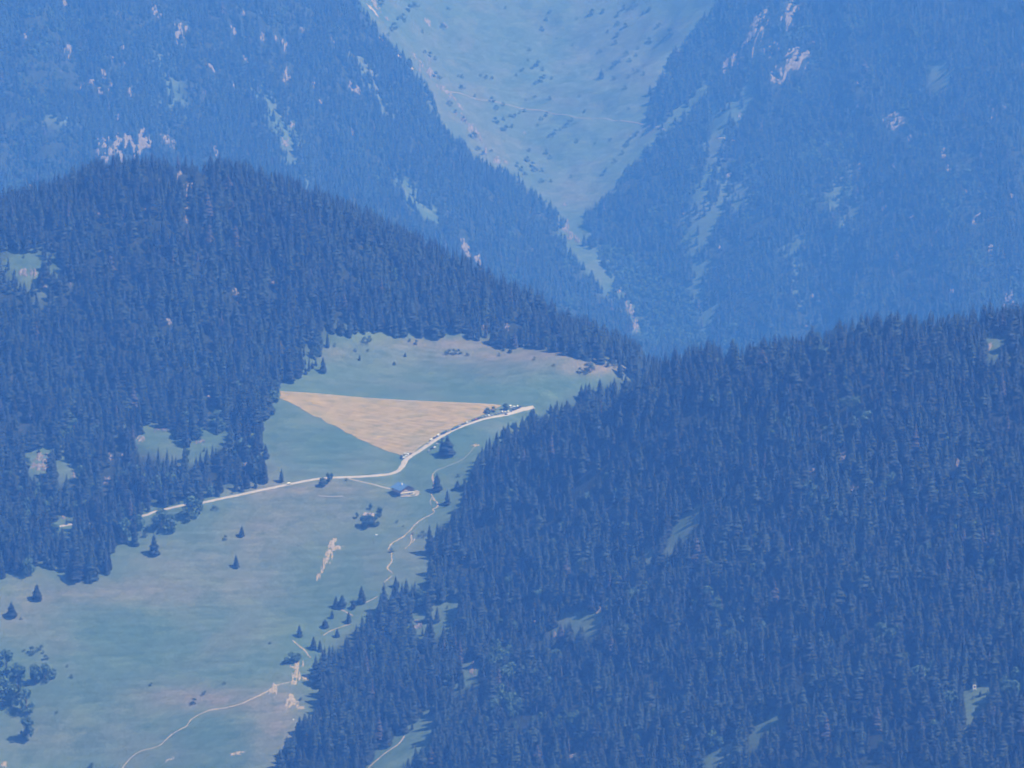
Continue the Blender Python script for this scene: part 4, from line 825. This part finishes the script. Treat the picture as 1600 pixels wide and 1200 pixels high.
car('van', 'cream', 450.5, 757.2, 'cream van driving alone on the road beside the left wood', None, heading(450, 757) + math.pi, 'van')

# ------------------------------------------------------------------ the chalet
P = spot(635.5, 773.5)[0]
hd = math.atan2(-19, 12); fwd = Vector((math.cos(hd), math.sin(hd), 0))
g0 = float(P[2]); ctr = Vector(P) - fwd * 9.0
house = empty('chalet', (ctr.x, ctr.y, g0 + 0.3), hd)          # local +x points to the gable front, +y to its right side seen from behind
tag(house, 'large chalet with blue-grey metal roof and white arched ground floor', 'house')
hl, hw, e0, rise = 9.8, 9.3, 7.3, 4.7                            # half length, half width, eaves height, roof rise over the walls
wb = MB(); wb.box(-hl, hl, -hw, hw, -3.5, 2.7); wb.obj('ground_floor', M['plaster'], house)
up = MB(); up.prism([(-hw, 2.7), (hw, 2.7), (hw, e0), (0, e0 + rise), (-hw, e0)], -hl, hl)
up.v = [(y, x, z) for x, y, z in up.v]; up.f = [tuple(reversed(f)) for f in up.f]; up.obj('upper_floor', M['timber'], house)
for s in (-1, 1):                                                  # dark boards added to stand for shade down the long sides
    cb = MB(); ya, yb = sorted((s * hw, s * (hw + .05))); cb.box(-hl, hl - .4, ya, yb, -2.5, 2.7); cb.obj('side_shade_board', M['dark_timber'], house)
cb = MB(); cb.box(-hl - .05, -hl, -hw, hw, -2.5, 2.7); cb.obj('side_shade_board', M['dark_timber'], house)  # back wall darkened by the same added shade boards
# arched openings of the ground floor front, doors and windows
def arch(mb, y, w, h, z0, x, t):
    n = 9; pr = [(-w / 2, z0)] + [(w / 2, z0)] + [(w / 2 * math.cos(a), z0 + h - w / 2 + w / 2 * math.sin(a)) for a in np.linspace(0, math.pi, n)]
    m = len(pr); mb.add([(x, y + p, q) for p, q in pr] + [(x + t, y + p, q) for p, q in pr], [tuple(range(m - 1, -1, -1)), tuple(range(m, 2 * m))] + [(i, (i + 1) % m, m + (i + 1) % m, m + i) for i in range(m)])
for y in (-4.6, -0.4):
    a = MB(); arch(a, y, 2.5, 2.3, 0.1, hl, 0.04); a.obj('garage_door', M['white'], house)
a = MB(); arch(a, 3.6, 1.5, 2.2, 0.1, hl, 0.04); a.obj('front_door', M['dark_timber'], house)
for y, z, w, h in ((-4.6, 3.6, 1.5, 1.3), (-1.6, 3.6, 1.1, 1.9), (1.6, 3.6, 1.1, 1.9), (4.8, 3.6, 1.5, 1.3), (-1.3, 6.3, 1.0, 1.2), (1.3, 6.3, 1.0, 1.2)):
    f = MB(); f.box(hl, hl + .07, y - w / 2 - .15, y + w / 2 + .15, z - .15, z + h + .15); fo = f.obj('window', M['white'], house)
    p = MB(); p.box(hl + .07, hl + .09, y - w / 2, y + w / 2, z, z + h); p.obj('pane', M['glass'], fo)
for s in (-1, 1):
    for x in (-5.5, -1.5, 2.5, 6.2):
        f = MB(); ya, yb = sorted((s * hw, s * (hw + .07))); f.box(x - .75, x + .75, ya, yb, 3.4, 4.7); fo = f.obj('window', M['white'], house)
        p = MB(); ya, yb = sorted((s * (hw + .07), s * (hw + .09))); p.box(x - .6, x + .6, ya, yb, 3.55, 4.55); p.obj('pane', M['glass'], fo)
bl = MB(); bl.box(hl, hl + 1.7, -hw + .3, hw - .3, 2.72, 2.9); bo = bl.obj('balcony', M['timber'], house)
rl = MB(); rl.box(hl + 1.62, hl + 1.70, -hw + .3, hw - .3, 3.75, 3.9); rl.box(hl + 1.63, hl + 1.69, -hw + .3, hw - .3, 3.05, 3.6)
for k in range(6): y = -hw + .45 + k * (2 * hw - .9) / 5; rl.box(hl + 1.6, hl + 1.72, y - .08, y + .08, 2.9, 3.75)
rl.obj('railing', M['plaster'], bo)
for s in (-1, 1):
    bp = MB(); bp.box(hl + 1.45, hl + 1.65, s * (hw - .8) - .1, s * (hw - .8) + .1, -.4, 2.72); bp.obj('post', M['dark_timber'], house)
ov, of = 1.9, 2.6; t = .28; top = e0 + rise + .12; k_ = rise / hw; ey = hw + ov; ez = top - k_ * ey
roof = MB()
for s in (-1, 1):
    q = [(0, top), (s * ey, ez), (s * ey, ez + t), (0, top + t)]
    v = [(-hl - 1.3, y, z) for y, z in q] + [(hl + of, y, z) for y, z in q]; fc = [(0, 1, 2, 3), (7, 6, 5, 4)] + [((i + 1) % 4, i, 4 + i, 4 + (i + 1) % 4) for i in range(4)]
    if s > 0: fc = [tuple(reversed(f)) for f in fc]
    roof.add(v, fc)
ro = roof.obj('roof', M['roof'], house)
sm = MB()                                                          # standing seams
for s in (-1, 1):
    for i in range(14):
        x = -hl - 1.0 + i * (2 * hl + 3.3) / 13; sm.tube([(x, s * .3, top - k_ * .3 + t + .02), (x, s * (ey - .1), ez + t + .05)], .05, 4)
sm.obj('roof_seam', M['roof'], ro)
fa = MB()                                                          # dark gable boards and purlins under the eaves
for s in (-1, 1):
    q = [(0, top - .32), (s * ey, ez - .32), (s * ey, ez - .01), (0, top - .01)]; v = [(hl + of - .12, y, z) for y, z in q] + [(hl + of - .02, y, z) for y, z in q]
    fc = [(0, 1, 2, 3), (7, 6, 5, 4)] + [((i + 1) % 4, i, 4 + i, 4 + (i + 1) % 4) for i in range(4)]; fa.add(v, fc if s < 0 else [tuple(reversed(f)) for f in fc])
fa.obj('barge_board', M['dark_timber'], house)
ch = MB(); ch.box(1.4, 2.5, -2.9, -1.9, top - k_ * 2.9 - .3, top + 1.3); co = ch.obj('chimney', M['plaster'], ro)
cp = MB(); cp.box(1.3, 2.6, -3.0, -1.8, top + 1.3, top + 1.45); cp.obj('chimney_cap', M['stone'], co)
# ---- terrace furniture
def table_at(u, v, label):
    p = spot(u, v)[0]; e = empty('picnic_table', (p[0], p[1], p[2] + .4), hd + .3); tag(e, label, 'table', 'picnic tables on the chalet terrace')
    b = MB(); b.box(-1.1, 1.1, -.4, .4, .72, .78); b.obj('tabletop', M['white'], e)
    for s in (-1, 1):
        q = MB(); q.box(-1.1, 1.1, s * .75 - .14, s * .75 + .14, .42, .47); q.obj('bench', M['timber'], e)
        q = MB(); q.tube([(s * .85, -.8, 0), (s * .85, -.25, .72)], .05, 5); q.tube([(s * .85, .8, 0), (s * .85, .25, .72)], .05, 5); q.tube([(s * .85, -.75, .40), (s * .85, .75, .40)], .04, 5); q.obj('leg_frame', M['timber'], e)
table_at(647.5, 771.5, 'pale picnic table on the terrace close to the chalet front'); table_at(651.5, 768.8, 'pale picnic table at the far right end of the terrace')
p = spot(658.5, 761)[0]; e = empty('flagpole', p); tag(e, 'thin pale pole standing right of the chalet', 'pole')
b = MB(); b.tube([(0, 0, -.2), (0, 0, 6.2)], [.09, .05], 8); b.obj('shaft', M['white'], e); b = MB(); b.tube([(0, 0, 6.2), (0, 0, 6.38)], [.12, .06], 8); b.obj('knob', M['white'], e)

# ------------------------------------------------------------------ the ruined stone hut
P = spot(577, 808)[0]
hut = empty('stone_hut', (P[0], P[1], P[2] - .2), math.radians(-20)); tag(hut, 'old stone hut with gaping weathered pale roof among dark trees', 'hut')
b = MB(); L2, W2, E2, R2 = 6.0, 4.4, 3.0, 2.3
for s in (-1, 1): b.box(-L2, L2, s * W2 - .3, s * W2 + .3, -1.5, E2)
for s in (-1, 1):
    v = [(s * L2 - .3, y, z) for y, z in ((-W2 + .3, -1.5), (W2 - .3, -1.5), (W2 - .3, E2), (0, E2 + R2), (-W2 + .3, E2))]; v += [(x + .6, y, z) for x, y, z in v]
    b.add(v, [(4, 3, 2, 1, 0), (5, 6, 7, 8, 9)] + [(i, (i + 1) % 5, 5 + (i + 1) % 5, 5 + i) for i in range(5)])
b.obj('wall', M['stone'], hut)
for s, gaps in ((-1, ((-1.7, -1.0), (-.3, .25), (2.4, 3.4))), (1, ((-2.5, -1.2),))):
    x = -L2 - .6; cuts = sorted(gaps) + [(L2 + .6, L2 + .6)]; b = MB()
    for g_a, g_b in cuts:
        q = [(0, E2 + R2 + .12), (s * (W2 + .7), E2 - .25), (s * (W2 + .7), E2 - .03), (0, E2 + R2 + .34)]
        v = [(x, y, z) for y, z in q] + [(g_a, y, z) for y, z in q]; fc = [(0, 1, 2, 3), (7, 6, 5, 4)] + [((i + 1) % 4, i, 4 + i, 4 + (i + 1) % 4) for i in range(4)]
        b.add(v, fc if s < 0 else [tuple(reversed(f)) for f in fc]); x = g_b
    b.obj('roof', M['shingle'], hut)
for x in (-4.5, -1.35, 0, 2.9, 4.9):
    b = MB()
    for s in (-1, 1): b.tube([(x, 0, E2 + R2 + .05), (x, s * W2, E2 - .02)], .09, 5)
    b.obj('rafter', M['dark_timber'], hut)
b = MB(); b.box(-L2 - .36, -L2 - .3, -.7, .7, -.3, 1.7); b.obj('door', M['dark_timber'], hut)
b = MB(); b.box(1.2, 2.2, -W2 - .36, -W2 - .3, .9, 1.8); b.obj('window', M['dark_timber'], hut)

# ------------------------------------------------------------------ small built things
def wall_run(name, pts, h, t, mat, label, cat):
    w = catmull([(a[0], a[1], 0) for a in spot([p[0] for p in pts], [p[1] for p in pts])], 1.5); b = MB()
    tg = np.gradient(w[:, :2], axis=0); tg /= np.linalg.norm(tg, axis=1, keepdims=True); n = np.stack([-tg[:, 1], tg[:, 0]], -1); V = []; F = []
    for k in range(len(w)):
        g = float(ground(*w[k, :2])); hh = h * (0.8 + 0.4 * random.random())
        for o, z in ((-t, g - .5), (-t * .8, g + hh), (t * .8, g + hh), (t, g - .5)): V.append((w[k, 0] + n[k, 0] * o, w[k, 1] + n[k, 1] * o, z))
        if k: a = 4 * (k - 1); F += [(a + j, a + j + 1, a + j + 5, a + j + 4) for j in range(3)]
    F += [(3, 2, 1, 0), tuple(4 * (len(w) - 1) + j for j in range(4))]
    tag(new_obj(name, mesh(name, V, F), mat), label, cat)
wall_run('dry_stone_wall', [(497, 775), (508, 776), (522, 776.2), (536, 775.6)], .8, .45, M['stone'], 'low pale stone wall lying across the meadow below the road', 'wall')
def trough(u, v, label):
    p = spot(u, v)[0]; e = empty('water_trough', (p[0], p[1], p[2] - .1), .3); tag(e, label, 'trough')
    b = MB(); b.box(-1.3, 1.3, -.45, .45, 0, .2); 
    for s in (-1, 1): b.box(-1.3, 1.3, s * .45 - .1, s * .45 + .1, .2, .85); b.box(s * 1.3 - .1, s * 1.3 + .1, -.35, .35, .2, .85)
    b.obj('basin', M['plaster'], e); b = MB(); b.box(-1.2, 1.2, -.35, .35, .6, .7); b.obj('water', M['glass'], e)
trough(588, 836, 'white water trough in the grass below the stone hut'); trough(462, 852, 'tiny white trough left of the bare soil patch') if False else None
# white frame at the head of the clearing, lower right
p = spot(1522.5, 1079)[0]; e = empty('hunting_seat', p, .25); tag(e, 'small pale open frame stand at the head of the lower right clearing', 'frame stand')
for x in (-1.5, 1.5):
    for y in (-.9, .9): b = MB(); b.tube([(x, y, -.3), (x * .92, y * .9, 5.4)], [.17, .14], 6); b.obj('post', M['white'], e)
for y in (-.85, .85):
    b = MB(); b.box(-1.55, 1.55, y - .13, y + .13, 5.3, 5.6); b.box(-1.5, 1.5, y - .1, y + .1, 2.2, 2.4); b.obj('crossbar', M['white'], e)
b = MB(); b.box(-1.4, 1.4, -.75, .75, 2.4, 2.5); b.obj('platform', M['timber'], e)
# bare dead trunks standing among the firs
SNAGS = [(868,1078),(975,914),(1082,932),(878,1066),(838,1116),(1020,1088),(957,1134),(890,1176),(1244,972),(1256,974),(1333,782),(1234,852),(1283,700),(1128,952),(970,920),(1048,1000),(715,935),(722,938),(1460,760),(1120,1000)]
sn = MB(); sn.tube([(0, 0, -.5), (.15, .05, 7), (.1, .2, 15)], [.34, .24, .07], 6)
for z, a in ((5, .4), (7, 2.6), (8.5, 4.4), (10, 1.2), (11.5, 3.3), (13, 5.5)): sn.tube([(.12, .1, z), (1.3 * math.cos(a), 1.3 * math.sin(a), z + .3)], [.07, .02], 4)
sn_me = sn.mesh('dead_trunk'); sn_me.materials.append(flat_mat('bleached_wood', (0.15, 0.135, 0.125), 0.9))
for k, (u, v) in enumerate(SNAGS):
    p = spot(u, v)[0]; o = bpy.data.objects.new('dead_trunk', sn_me); COL.objects.link(o); o.location = p; s = 0.9 + 0.5 * random.random(); o.scale = (s, s, s); o.rotation_euler = (random.gauss(0, .05), random.gauss(0, .05), k)
    tag(o, 'bleached bare trunk of a dead tree standing in the near right wood', 'dead tree', 'dead trunks in the near right wood')
# pale boulders and posts that glint here and there
GLINTS = [(73,823,'white stone by the hidden road bend in the left wood, left one'),(75,829,'white stone by the hidden road bend, lowest'),(122,724,'small white stone high in the broken wood'),(134,819,'white stone right of the hidden road bend'),(1380,1065,'bright lone boulder in the lower right wood'),(1394,841,'tiny pale boulder in the right wood, middle'),(1297,730,'pale boulder beside the long rock of the right wood'),(1325,731,'small pale boulder right of the long rock'),(458,1125,'white boulder under the lower eroded bank'),(435,1058,'pale stone left of the upper eroded bank'),(585,848,'small pale stone below the water trough'),(466,852,'pale stone left of the bare soil patch'),(276,1034,'small pale stone in the lower meadow'),(771,588,'small pale stone in the upper meadow'),(505,671,'small pale stone left of the hay field tip')]
def boulder(seed):
    bm = bmesh.new(); bmesh.ops.create_icosphere(bm, subdivisions=2, radius=1.0); r = np.random.default_rng(seed)
    for v in bm.verts:
        c = v.co; k = 0.8 + 0.4 * float(fbm(np.array([c.x * 2 + seed]), np.array([c.y * 2 + c.z * 1.7]), 1.0, seed, 2)[0]); v.co = Vector((c.x * 1.15 * k, c.y * .9 * k, c.z * .75 * k))
    me = bpy.data.meshes.new('boulder'); bm.to_mesh(me); bm.free(); return me
for k, (u, v, lab) in enumerate(GLINTS):
    p = spot(u, v)[0]; o = new_obj('boulder', boulder(k + 3), M['plaster'] if 'white' in lab or 'bright' in lab else M['rock']); o.location = (p[0], p[1], p[2] + .3); s = 1.2 if k != 4 else 1.7; o.scale = (s, s, s); o.rotation_euler = (0, 0, k)
    tag(o, lab, 'boulder')

# ------------------------------------------------------------------ the air: one closed box of even blue haze round the camera and the whole scene
x0, x1, y0, y1 = X0 - 150, X1 + 150, -400, Y1 + 150; z0 = float(HZ.min()) - 1.0; z1 = max(2600.0, float(HZ.max()) + 40) + 10
b = MB(); b.box(x0, x1, y0, y1, z0, z1); hz = b.obj('haze', None)
m = bpy.data.materials.new('haze'); m.use_nodes = True; nt = m.node_tree; nt.nodes.remove(nt.nodes['Principled BSDF'])
pv = nt.nodes.new('ShaderNodeVolumePrincipled'); pv.inputs['Color'].default_value = (*HAZE_COLOUR, 1); pv.inputs['Density'].default_value = HAZE_DENSITY; pv.inputs['Anisotropy'].default_value = 0.0; pv.inputs['Absorption Color'].default_value = (1, 1, 1, 1)
nt.links.new(pv.outputs[0], nt.nodes['Material Output'].inputs['Volume'])
hz.data.materials.append(m); tag(hz, 'blue summer haze filling the valley air', 'haze', None, 'stuff')
